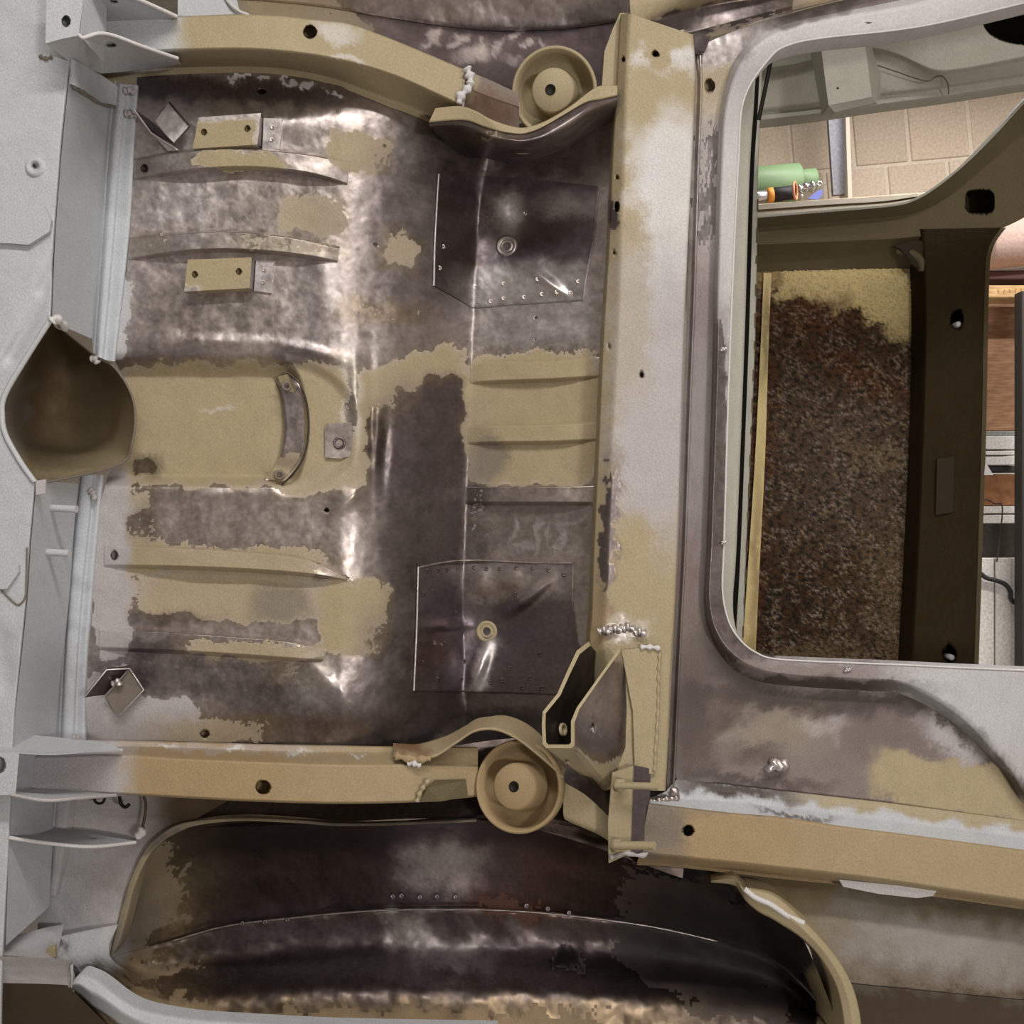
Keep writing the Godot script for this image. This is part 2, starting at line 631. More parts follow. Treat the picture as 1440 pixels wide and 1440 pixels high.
# ------------------------------------------------------------------ colours, materials
func looks() -> void:
	nz.seed = 5
	nz.frequency = 0.03
	nf.seed = 11
	nf.frequency = 0.16
	nf.fractal_octaves = 3
	nw.seed = 23
	nw.frequency = 0.022
	nw.fractal_octaves = 3
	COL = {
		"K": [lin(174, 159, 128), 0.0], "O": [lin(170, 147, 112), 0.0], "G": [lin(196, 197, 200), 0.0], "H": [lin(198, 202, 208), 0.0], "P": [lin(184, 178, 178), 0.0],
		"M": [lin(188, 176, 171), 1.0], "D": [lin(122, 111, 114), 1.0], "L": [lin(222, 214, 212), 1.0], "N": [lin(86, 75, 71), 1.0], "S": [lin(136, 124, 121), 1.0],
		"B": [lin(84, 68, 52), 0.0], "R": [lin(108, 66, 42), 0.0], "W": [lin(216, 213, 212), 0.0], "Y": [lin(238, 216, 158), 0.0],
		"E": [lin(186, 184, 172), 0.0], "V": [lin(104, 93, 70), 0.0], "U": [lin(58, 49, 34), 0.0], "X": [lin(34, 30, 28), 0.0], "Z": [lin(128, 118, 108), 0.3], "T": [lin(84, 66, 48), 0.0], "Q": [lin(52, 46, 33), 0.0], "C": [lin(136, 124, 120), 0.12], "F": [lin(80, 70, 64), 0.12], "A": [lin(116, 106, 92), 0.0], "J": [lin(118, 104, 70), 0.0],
	}
	var grain := noise_tex(0.05, Color(0.80, 0.80, 0.80), Color(1, 1, 1), 512, 5)
	var fine := noise_tex(0.12, Color(0.86, 0.86, 0.86), Color(1, 1, 1), 512, 3)
	var rough_steel := noise_tex(0.015, Color(0.22, 0.22, 0.22), Color(0.56, 0.56, 0.56), 512, 5)
	primer = StandardMaterial3D.new()
	primer.vertex_color_use_as_albedo = true
	primer.albedo_texture = fine
	primer.uv1_triplanar = true
	primer.uv1_scale = Vector3(5, 5, 5)
	primer.roughness = 0.55
	primer.metallic_specular = 0.3
	primer.heightmap_enabled = true
	primer.heightmap_texture = noise_tex(0.09, Color(0, 0, 0), Color(1, 1, 1), 512, 4)
	primer.heightmap_scale = 0.012
	steel = StandardMaterial3D.new()
	steel.vertex_color_use_as_albedo = true
	steel.albedo_texture = grain
	steel.uv1_triplanar = true
	steel.uv1_scale = Vector3(4, 4, 4)
	steel.metallic = 0.82
	steel.roughness = 1.0
	steel.roughness_texture = rough_steel
	steel.heightmap_enabled = true
	steel.heightmap_texture = noise_tex(0.035, Color(0, 0, 0), Color(1, 1, 1), 512, 5, FastNoiseLite.TYPE_SIMPLEX_SMOOTH, false, 2.0, 8)
	steel.heightmap_scale = 0.018
	paints = {
		"flange": {"base": "Z", "patches": [[190, 1250, 16, 60, 10, "K", 0.7, 0.7], [330, 1156, 90, 10, 0, "K", 0.7, 0.8]]},
		"grey": {"base": "G", "patches": []},
		"khaki": {"base": "K", "patches": []},
		"heel": {"base": "H", "patches": [[130, 190, 30, 60, 0, "Z", 0.8, 0.35], [80, 960, 40, 50, 0, "Z", 0.8, 0.3]]},  # H is the floor's grey primer, lightened in place of light on the step
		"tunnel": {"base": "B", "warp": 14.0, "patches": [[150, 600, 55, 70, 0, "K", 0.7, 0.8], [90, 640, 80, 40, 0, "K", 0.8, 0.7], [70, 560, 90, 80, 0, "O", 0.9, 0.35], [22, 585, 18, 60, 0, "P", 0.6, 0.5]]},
		"pan": {"base": "M", "patches": [
			[330, 128, 150, 15, 3, "D", 0.5, 0.9], [320, 168, 90, 12, 2, "L", 0.8, 0.55], [240, 180, 50, 36, 0, "L", 0.7, 0.6], [270, 300, 100, 100, 0, "L", 0.9, 0.35], [370, 420, 70, 60, 0, "L", 0.9, 0.3], [310, 128, 130, 12, 3, "D", 0.5, 0.6],  # upper L band: brushed steel with its highlight painted in
			[335, 226, 66, 13, 2, "K", 0.12, 1.0], [215, 237, 26, 14, -8, "Z", 0.6, 0.5], [505, 212, 48, 28, 8, "K", 0.2, 0.95], [440, 303, 48, 26, 5, "K", 0.3, 0.8],
			[270, 285, 40, 24, 0, "L", 0.6, 0.5], [350, 300, 40, 34, 0, "Z", 0.7, 0.35], [470, 300, 40, 60, 0, "Z", 0.6, 0.3], [300, 440, 80, 30, 0, "Z", 0.8, 0.4], [440, 430, 30, 60, 0, "L", 0.8, 0.5],  # upright L patch paints the highlight where the pan rolls over
			[400, 345, 80, 12, 5, "K", 0.5, 0.5], [210, 345, 30, 14, -4, "K", 0.4, 0.4],
			[588, 320, 70, 130, 0, "D", 0.6, 0.65], [565, 352, 28, 26, 20, "K", 0.6, 0.7], [540, 440, 60, 16, 6, "O", 0.7, 0.5], [640, 330, 30, 120, 0, "N", 0.6, 0.5],
			[750, 205, 130, 50, 0, "N", 0.5, 0.85], [760, 450, 105, 36, -4, "L", 0.6, 0.75],  # first N patch mostly paints the cradle tube's shadow, over dark metal
			[300, 597, 150, 88, 0, "K", 0.12, 1.0], [462, 580, 56, 74, 0, "K", 0.25, 0.95], [455, 665, 70, 34, -12, "K", 0.4, 0.8], [205, 655, 20, 14, 0, "N", 0.6, 0.6], [310, 575, 18, 3, 0, "W", 0.6, 0.4],
			[430, 500, 40, 12, 10, "D", 0.6, 0.7], [240, 498, 60, 12, 0, "D", 0.6, 0.5],
			[585, 545, 80, 48, -18, "K", 0.22, 1.0], [560, 590, 60, 40, -30, "K", 0.4, 0.6], [495, 560, 12, 60, 0, "L", 0.7, 0.6],  # L strip paints the highlight on the pad's shoulder
			[600, 700, 72, 150, 0, "D", 0.4, 1.0], [625, 590, 32, 60, 0, "D", 0.3, 1.0], [533, 625, 10, 46, 2, "N", 0.6, 0.9], [570, 760, 60, 60, 0, "Z", 0.8, 0.3],
			[755, 588, 102, 96, 0, "K", 0.10, 1.0], [690, 645, 24, 24, 0, "Z", 0.5, 0.8], [740, 740, 90, 34, 0, "Z", 0.7, 0.3], [670, 700, 16, 100, 0, "Z", 0.7, 0.6],
			[190, 745, 30, 62, 0, "K", 0.5, 0.8], [300, 786, 160, 20, 2, "K", 0.3, 0.9], [320, 840, 130, 36, 0, "K", 0.3, 0.9], [500, 868, 54, 52, 0, "K", 0.18, 1.0], [395, 848, 40, 26, 0, "Z", 0.5, 0.7],
			[195, 735, 22, 26, 0, "D", 0.7, 0.5], [200, 910, 54, 14, 2, "D", 0.4, 0.8], [360, 915, 100, 14, 3, "K", 0.4, 0.9], [230, 870, 60, 10, 0, "D", 0.7, 0.6], [175, 945, 44, 26, 0, "D", 0.4, 0.9],
			[330, 955, 140, 24, 2, "D", 0.5, 0.75], [440, 1000, 130, 40, 0, "N", 0.6, 0.75], [420, 945, 40, 16, 0, "K", 0.7, 0.5], [450, 960, 30, 30, 0, "L", 0.8, 0.4],
			[156, 800, 26, 130, 0, "P", 0.35, 1.0], [150, 700, 20, 40, 0, "P", 0.5, 0.9], [190, 1015, 95, 34, 0, "P", 0.25, 1.0], [150, 985, 40, 40, 0, "P", 0.3, 1.0], [300, 1030, 80, 20, 0, "K", 0.6, 0.7], [165, 440, 18, 70, 0, "G", 0.5, 0.9],
			[335, 110, 14, 2.5, 2, "W", 0.5, 0.9], [368, 111, 10, 3, 5, "W", 0.5, 0.9], [402, 114, 12, 2.5, 8, "W", 0.5, 0.9], [434, 118, 16, 3, 10, "W", 0.5, 0.9], [470, 127, 14, 2.5, 20, "W", 0.5, 0.8],
			[720, 742, 4, 20, 10, "L", 0.6, 0.8], [735, 768, 16, 4, -18, "L", 0.6, 0.7], [756, 754, 3.5, 20, 6, "L", 0.6, 0.8], [772, 750, 3, 18, -6, "L", 0.6, 0.7], [790, 764, 4, 22, 10, "L", 0.6, 0.8], [800, 734, 18, 3, -8, "L", 0.6, 0.6], [812, 770, 8, 12, 0, "L", 0.6, 0.5],
			[700, 1000, 150, 40, 0, "N", 0.5, 0.7], [560, 960, 50, 90, 0, "D", 0.6, 0.7], [620, 900, 60, 110, 0, "N", 0.6, 0.7],
		]},
		"plate_up": {"base": "D", "patches": [[735, 402, 90, 32, -3, "L", 0.4, 0.85], [715, 300, 22, 30, -20, "L", 0.6, 0.8], [800, 290, 30, 16, 0, "L", 0.8, 0.5], [640, 340, 34, 90, 0, "N", 0.5, 0.8], [760, 325, 60, 22, -5, "N", 0.6, 0.8], [690, 410, 14, 30, 8, "L", 0.7, 0.7]]},  # L triangle and N hollow paint highlight and shade over the dents
		"plate_low": {"base": "D", "patches": [[720, 815, 90, 26, 0, "M", 0.4, 0.9], [622, 830, 34, 40, 0, "D", 0.6, 0.8], [760, 950, 90, 30, 0, "D", 0.6, 0.8], [676, 945, 12, 40, 20, "L", 0.6, 0.9], [605, 920, 20, 40, 20, "R", 0.8, 0.4]]},
		"rail_up": {"base": "K", "patches": [[160, 40, 90, 60, 0, "G", 0.25, 1.0], [470, 45, 30, 12, 12, "W", 0.6, 0.6], [490, 82, 20, 4, 12, "W", 0.6, 0.6]]},
		"rail_low": {"base": "O", "patches": [[60, 1090, 120, 60, 0, "P", 0.2, 1.0], [560, 1100, 120, 60, 0, "K", 0.9, 0.6], [300, 1050, 160, 7, 1, "P", 0.6, 0.5], [235, 1051, 10, 2.5, 0, "W", 0.5, 0.9], [330, 1054, 14, 2.5, 0, "W", 0.5, 0.9], [420, 1057, 18, 2.5, 0, "W", 0.5, 0.8], [500, 1060, 12, 2, 0, "W", 0.5, 0.8]]},
		"cross": {"base": "K", "warp": 16.0, "patches": [
			[935, 90, 45, 22, 0, "W", 0.3, 0.9], [925, 78, 16, 16, 0, "K", 0.2, 1.0], [920, 150, 50, 60, 0, "K", 0.3, 1.0], [945, 290, 44, 130, 4, "W", 0.25, 0.9], [905, 250, 24, 60, 0, "W", 0.6, 0.7], [888, 360, 22, 70, 0, "K", 0.5, 0.9],
			[920, 560, 60, 200, 0, "P", 0.35, 0.95], [890, 470, 22, 80, 0, "K", 0.6, 0.5], [885, 800, 34, 70, 8, "K", 0.3, 1.0], [880, 885, 30, 14, 0, "L", 0.6, 0.8], [910, 980, 30, 80, 0, "K", 0.4, 1.0], [855, 760, 10, 110, 4, "D", 0.4, 0.9], [844, 870, 14, 40, 0, "O", 0.5, 0.8], [866, 300, 8, 20, 0, "D", 0.6, 0.9]]},
		"rear": {"base": "C", "warp": 16.0, "patches": [
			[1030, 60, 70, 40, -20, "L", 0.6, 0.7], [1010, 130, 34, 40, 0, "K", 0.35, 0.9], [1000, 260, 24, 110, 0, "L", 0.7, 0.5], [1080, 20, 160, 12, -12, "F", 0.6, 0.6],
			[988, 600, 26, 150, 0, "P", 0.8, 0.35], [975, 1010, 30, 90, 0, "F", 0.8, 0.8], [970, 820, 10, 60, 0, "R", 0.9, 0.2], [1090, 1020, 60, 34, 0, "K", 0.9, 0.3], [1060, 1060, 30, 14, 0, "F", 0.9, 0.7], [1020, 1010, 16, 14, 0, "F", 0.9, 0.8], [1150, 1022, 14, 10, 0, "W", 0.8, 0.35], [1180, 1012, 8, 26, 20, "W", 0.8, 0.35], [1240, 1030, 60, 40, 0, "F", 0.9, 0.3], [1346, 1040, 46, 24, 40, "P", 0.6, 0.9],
			[1100, 985, 120, 14, 4, "F", 0.7, 0.95], [1250, 986, 90, 14, 3, "F", 0.7, 0.95], [1340, 1016, 60, 10, 40, "F", 0.7, 0.9], [1040, 940, 30, 60, -40, "F", 0.8, 0.9], [1420, 1100, 50, 12, 48, "F", 0.7, 0.9], [1060, 1098, 90, 8, 6, "F", 0.7, 0.8],  # F patches along the fillet: dark paint residue with crease shade painted in
			[1350, 1110, 130, 38, 10, "K", 0.15, 1.0]]},
		"lip": {"base": "P", "warp": 10.0, "patches": [[1160, 20, 260, 40, -10, "W", 0.5, 0.9], [1030, 300, 30, 140, 0, "W", 0.6, 0.6], [1002, 640, 20, 200, 0, "S", 0.5, 0.9], [1020, 900, 70, 80, 0, "S", 0.5, 1.0], [1130, 945, 130, 16, 0, "C", 0.6, 0.95], [1100, 962, 120, 9, 4, "F", 0.5, 0.95], [1240, 965, 90, 9, 3, "F", 0.5, 0.95], [1330, 1002, 66, 10, 38, "F", 0.5, 0.95], [1400, 1070, 60, 11, 50, "F", 0.5, 0.95], [1460, 1130, 50, 12, 45, "F", 0.5, 0.9], [1018, 935, 36, 10, 50, "F", 0.6, 0.9], [1110, 30, 120, 7, -14, "C", 0.6, 0.8], [1030, 86, 40, 9, -50, "C", 0.6, 0.7], [1380, 980, 110, 60, 30, "G", 0.5, 0.7]]},  # F patches put crease shade into the colour, over dark paint residue
		"sill_rail": {"base": "O", "patches": [[920, 1160, 44, 50, 0, "Z", 0.4, 0.9], [1330, 1215, 180, 60, 7, "K", 0.7, 0.7], [1010, 1130, 90, 12, 6, "Z", 0.5, 0.7]]},
		"sill_seam": {"base": "G", "patches": [[1310, 1138, 210, 13, 7, "K", 0.4, 0.95], [1030, 1110, 90, 10, 6, "F", 0.6, 0.95], [1120, 1148, 50, 3, 7, "F", 0.6, 0.8]]},
		"quarter": {"base": "A", "warp": 20.0, "patches": [[1120, 1300, 60, 80, 0, "J", 0.6, 0.8], [1330, 1330, 140, 34, 8, "P", 0.95, 0.45], [1230, 1268, 40, 14, 5, "P", 0.9, 0.3], [1330, 1278, 130, 14, 7, "V", 0.8, 0.6], [1320, 1432, 170, 36, 4, "T", 0.3, 0.9]]},  # T patch below the fold paints the downward face's shade
		"arch_low": {"base": "N", "warp": 18.0, "patches": [
			[230, 1260, 70, 90, 20, "K", 0.6, 0.75], [190, 1300, 30, 60, 10, "Z", 0.6, 0.6], [220, 1390, 70, 50, 0, "O", 0.5, 0.8], [130, 1330, 44, 40, 0, "G", 0.5, 0.9], [150, 1385, 30, 24, 0, "V", 0.6, 0.7],
			[380, 1220, 110, 60, 0, "N", 0.7, 0.9], [330, 1310, 110, 22, -12, "N", 0.6, 0.7], [560, 1340, 260, 44, 2, "D", 0.7, 0.8], [650, 1225, 90, 50, 0, "D", 0.7, 0.8], [620, 1215, 50, 30, 0, "L", 0.6, 0.7], [575, 1310, 26, 26, 0, "L", 0.6, 0.6], [640, 1345, 46, 16, 5, "L", 0.7, 0.5], [720, 1278, 60, 16, 8, "R", 0.6, 0.6], [780, 1220, 90, 40, 5, "R", 0.9, 0.3],  # small L patches are highlights painted on the dark liner
			[500, 1395, 300, 16, 2, "N", 0.6, 0.8], [560, 1440, 330, 24, 0, "O", 0.9, 0.8], [796, 1352, 18, 14, 0, "X", 0.5, 1.0], [1000, 1330, 150, 90, 20, "X", 0.6, 0.8], [1163, 1410, 16, 60, -8, "K", 0.3, 0.9]]},
		"arch_up": {"base": "D", "patches": [[410, 12, 80, 24, 5, "K", 0.4, 0.9], [700, 4, 210, 30, 0, "M", 0.5, 0.9], [664, 78, 26, 10, -15, "L", 0.5, 0.9], [612, 52, 7, 10, 0, "L", 0.5, 0.9], [600, 60, 8, 4, -20, "L", 0.5, 0.9], [640, 60, 9, 4, -10, "L", 0.5, 0.9], [652, 50, 10, 4, -15, "L", 0.5, 0.8], [682, 62, 4, 8, 0, "L", 0.5, 0.9], [702, 66, 5, 12, 5, "L", 0.5, 0.9], [728, 50, 12, 4, -20, "L", 0.5, 0.9], [740, 64, 7, 3, -10, "L", 0.5, 0.9], [760, 60, 8, 3, 0, "L", 0.5, 0.7], [720, 84, 12, 6, -10, "L", 0.6, 0.7], [270, 10, 50, 20, 0, "G", 0.4, 1.0], [500, 40, 30, 16, 20, "K", 0.6, 0.6]]},
		"corner": {"base": "K", "patches": [[1010, 25, 110, 22, -14, "D", 0.4, 0.95], [1100, 30, 150, 16, -10, "Z", 0.6, 0.6]]},  # D patch paints the hollow's shadow into the khaki
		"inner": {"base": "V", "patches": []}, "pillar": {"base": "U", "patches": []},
		"roofside": {"base": "E", "patches": [[1110, 120, 20, 10, -15, "K", 0.8, 0.3]]},
		"rusty": {"base": "T", "warp": 22.0, "speck": true, "patches": [
			[1215, 402, 90, 42, 12, "Y", 0.15, 1.0], [1100, 392, 34, 22, 0, "Y", 0.35, 0.9], [1270, 430, 30, 40, 0, "Y", 0.4, 0.9], [1150, 440, 50, 24, -10, "R", 0.6, 0.7], [1160, 580, 90, 60, 20, "Z", 0.9, 0.22], [1200, 520, 70, 16, 22, "R", 0.7, 0.7],
			[1190, 690, 90, 70, 0, "Z", 0.9, 0.3], [1230, 640, 60, 14, 15, "O", 0.8, 0.35], [1255, 860, 26, 110, -4, "O", 0.9, 0.35], [1110, 925, 80, 18, 0, "O", 0.6, 0.6], [1200, 935, 90, 14, 0, "O", 0.8, 0.4], [1100, 860, 50, 60, 0, "X", 0.8, 0.5], [1070, 600, 14, 300, 2, "R", 0.6, 0.6]]},
		"wing": {"base": "P", "patches": [[60, 1260, 60, 90, 0, "G", 0.9, 0.6], [150, 1240, 50, 20, 0, "Z", 0.9, 0.3], [290, 1140, 85, 50, 0, "B", 0.6, 1.0]]},
		"sill": {"base": "P", "patches": [[60, 1420, 140, 40, 5, "B", 0.3, 0.9]]},
		"khaki_band": {"base": "K", "patches": []}, "tube": {"base": "N", "patches": [[650, 190, 50, 20, 15, "D", 0.5, 0.8], [660, 180, 30, 14, 10, "K", 0.8, 0.3]]},
		"khaki_arch": {"base": "K", "patches": [[575, 1048, 26, 14, 0, "R", 0.5, 0.8], [700, 1030, 100, 30, 0, "O", 0.9, 0.4]]},
		"hanger": {"base": "K", "patches": [[855, 1000, 40, 70, 20, "D", 0.3, 1.0], [845, 985, 26, 40, 0, "M", 0.6, 0.7], [830, 1110, 24, 14, 30, "N", 0.6, 0.6]]},
		"hanger_in": {"base": "N", "patches": []},
	}
	for c in [226, 251, 281]:                # rows of grinding scallops
		for i in 6:
			paints["pan"].patches.append([c + (i % 2) * 3, 273 + i * 6.5, 9, 1.8, 14, "L", 0.6, 0.85])

# ------------------------------------------------------------------ the car, front to back (left to right)
func groove(x: float, y: float) -> float:    # soft channels pressed into the front floor towards the tunnel
	var z := wave(x, y) * 0.6
	for g in [[100.0, 330.0, 14.0, 500.0, 12.0, -0.008], [52.0, 420.0, 2.0, 500.0, 8.0, 0.004], [0.0, 905.0, 6.0, 960.0, 20.0, -0.006]]:
		var d := Vector2(g[2] - g[0], g[3] - g[1])
		var t: float = clampf(Vector2(x - g[0], y - g[1]).dot(d) / d.length_squared(), 0.0, 1.0)
		var q: float = Vector2(x, y).distance_to(Vector2(g[0], g[1]) + d * t)
		z += g[5] * exp(-q * q / (g[4] * g[4]))
	return z

func front_floor() -> void:
	var zz := 0.16
	var edge := V([112, -60, 104, 30, 97, 95, 86, 200, 76, 330, 71, 452, 26, 520, 5, 565, 6, 605, 28, 645, 50, 676, 42, 760, 36, 850, 21, 1000, 12, 1200, 4, 1345, 2, 1400], zz)
	edge.insert(0, Vector3(150, -330, zz))
	edge.append(Vector3(0, 1600, zz))
	var left := []
	var back := []
	for p in edge:
		left.append(Vector3(-420, p.y, zz))
		back.append(Vector3(p.x + 1.5, p.y, zz - 0.012))
	var f := sheet(body, "front_floor", [left, moved(edge, Vector3(-3, 0, 0)), edge, back], 520, "grey", {"nv": [110, 1, 1], "straight": true, "zf": groove, "holes": [[47, 233, 4, 5.5, 0.03], [37, 393, 1.6, 1.6, 0.006], [22, 431, 1.6, 1.6, 0.006]]})
	f.set_meta("label", "smooth light grey front floor panel")
	# raised seat and jacking reinforcements
	var oct := V([-150, 288, 0, 303, 12, 301, 46, 285, 62, 290, 72, 310, 69, 326, 40, 344, 12, 342, -150, 340], zz + 0.007)
	plate(body, "reinforcement_plate", oct, 0.006, "G")
	plate(body, "reinforcement_plate", V([-150, 760, 2, 776, 26, 795, 26, 805, 10, 828, -150, 828], zz + 0.006), 0.005, "G")
	pbar(body, "weld_seam", V3([38, 770, .161, 37, 820, .161, 36, 838, .161, 30, 848, .161, 22, 849, .161, 2, 830, .161]), 0.0012, primer, "Z", 24)
	lathe(body, "grommet_boss", P(50, 235, zz), Vector3(0, 0, 1), [[0.013, 0.0], [0.011, 0.004], [0.006, 0.004], [0.005, 0.0]], "G", 24)
	# step from the front floor up to the pan
	var up_a := V([97, 95, 86, 200, 76, 330, 71, 452], zz - 0.004)
	var up_b := V([164, 115, 155, 210, 147, 330, 134, 500], 0.0)
	var lo_a := V([50, 676, 42, 760, 36, 850, 20, 1000, 12, 1110, 10, 1200, 6, 1330], zz - 0.004)
	var lo_b := V([114, 668, 106, 740, 98, 830, 90, 940, 86, 1040, 78, 1150, 68, 1262], 0.0)
	for q in [[up_a, up_b], [lo_a, lo_b]]:
		var mid := []
		var m2 := []
		for i in q[0].size():
			mid.append(drop(q[0][i], 0.02) + Vector3(-1, 0, 0))
			m2.append((q[1][i] as Vector3) + Vector3(-3, 0, 0.004))
		sheet(body, "step_panel", [moved(q[0], Vector3(2, 0, 0)), mid, m2, q[1]], 160, "heel", {"nv": [24, 4, 3], "across": "line", "zf": func(x, y): return wave(x, y) * 0.8})
	sheet(body, "corner_gusset", [V3([97, 84, .15, 108, 86, .14, 140, 104, .05, 166, 122, .012]), V3([98, 118, .154, 112, 124, .14, 140, 142, .05, 164, 150, .012])], 20, "heel", {"nv": 4})
	pbar(body, "weld_seam", V3([103, 122, .155, 118, 130, .12, 142, 146, .055, 163, 149, .016]), 0.0018, primer, "Z", 20, 1.5)
	# folded flange beside the pan
	var fl_u := [V([163, 118, 154, 210, 146, 330, 134, 500], 0.004), V([169, 118, 160, 210, 151, 330, 138, 502], 0.011), V([178, 119, 168, 210, 159, 330, 144, 504], 0.009), V([182, 119, 173, 210, 163, 330, 148, 506], 0.004), V([193, 120, 187, 210, 180, 330, 160, 508], 0.006), V([195, 122, 189, 210, 182, 330, 163, 508], -0.006)]
	sheet(body, "seam_flange", fl_u, 120, "heel", {"nv": 3, "across": "curve", "zf": wave})
	var fl_l := [V([113, 668, 105, 740, 97, 830, 90, 940, 85, 1045], 0.004), V([117, 668, 110, 740, 101, 830, 94, 940, 90, 1045], 0.012), V([130, 668, 123, 740, 114, 830, 106, 940, 101, 1045], 0.010), V([134, 668, 127, 740, 118, 830, 110, 940, 106, 1045], 0.004), V([143, 668, 136, 740, 128, 830, 120, 940, 118, 1045], 0.006), V([147, 668, 141, 740, 133, 830, 124, 940, 122, 1045], -0.004)]
	sheet(body, "seam_flange", fl_l, 120, "heel", {"nv": 3, "across": "curve", "zf": wave})
	for w in [[130, 505, 138, 512], [128, 690, 134, 704], [176, 128, 190, 132], [178, 160, 188, 165], [104, 1038, 116, 1046]]:
		pbar(body, "weld_bead", [Vector3(w[0], w[1], 0.012), Vector3((w[0] + w[2]) * 0.5, (w[1] + w[3]) * 0.5 - 3, 0.014), Vector3(w[2], w[3], 0.012)], 0.004, primer, "P", 6, 2.0)
	pbar(body, "weld_bead", V3([72, 452, .162, 78, 448, .16, 86, 455, .14, 94, 462, .11]), 0.005, primer, "W", 8, 1.5)
	plate(body, "tunnel_tab", V3([50, 676, .166, 64, 674, .160, 64, 694, .158, 50, 696, .164]), 0.004, "P")
	# studs on the step
	for s in [[70, 714, 108, 716], [60, 776, 98, 778]]:
		var st := pbar(body, "stud", [Vector3(s[0] - 4, s[1], 0.10), Vector3(s[2], s[3], 0.106)], 0.0049, primer, "G")
		st.set_meta("label", "short grey stud on the step panel")
	# propshaft tunnel mouth
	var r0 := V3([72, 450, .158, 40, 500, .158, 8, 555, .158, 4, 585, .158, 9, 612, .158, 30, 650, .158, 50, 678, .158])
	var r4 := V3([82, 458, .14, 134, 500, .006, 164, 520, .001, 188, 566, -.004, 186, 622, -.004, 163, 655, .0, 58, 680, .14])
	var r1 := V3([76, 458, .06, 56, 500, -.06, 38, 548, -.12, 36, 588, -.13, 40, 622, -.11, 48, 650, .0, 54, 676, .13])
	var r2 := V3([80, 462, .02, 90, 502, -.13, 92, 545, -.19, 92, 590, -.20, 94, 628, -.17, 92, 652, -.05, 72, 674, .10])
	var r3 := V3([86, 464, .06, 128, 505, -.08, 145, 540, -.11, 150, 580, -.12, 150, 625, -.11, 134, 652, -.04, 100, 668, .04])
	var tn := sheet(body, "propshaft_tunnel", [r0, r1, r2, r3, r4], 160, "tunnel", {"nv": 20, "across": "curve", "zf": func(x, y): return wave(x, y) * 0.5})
	tn.set_meta("label", "deep brown hollow mouth of the tunnel")
	pbar(body, "tunnel_rim", moved(r4, Vector3(0, 0, 0.001)), 0.0016, primer, "Z", 60)
	pbar(body, "tunnel_rim", moved(r0, Vector3(-1, 0, 0.003)), 0.0034, primer, "G", 60)

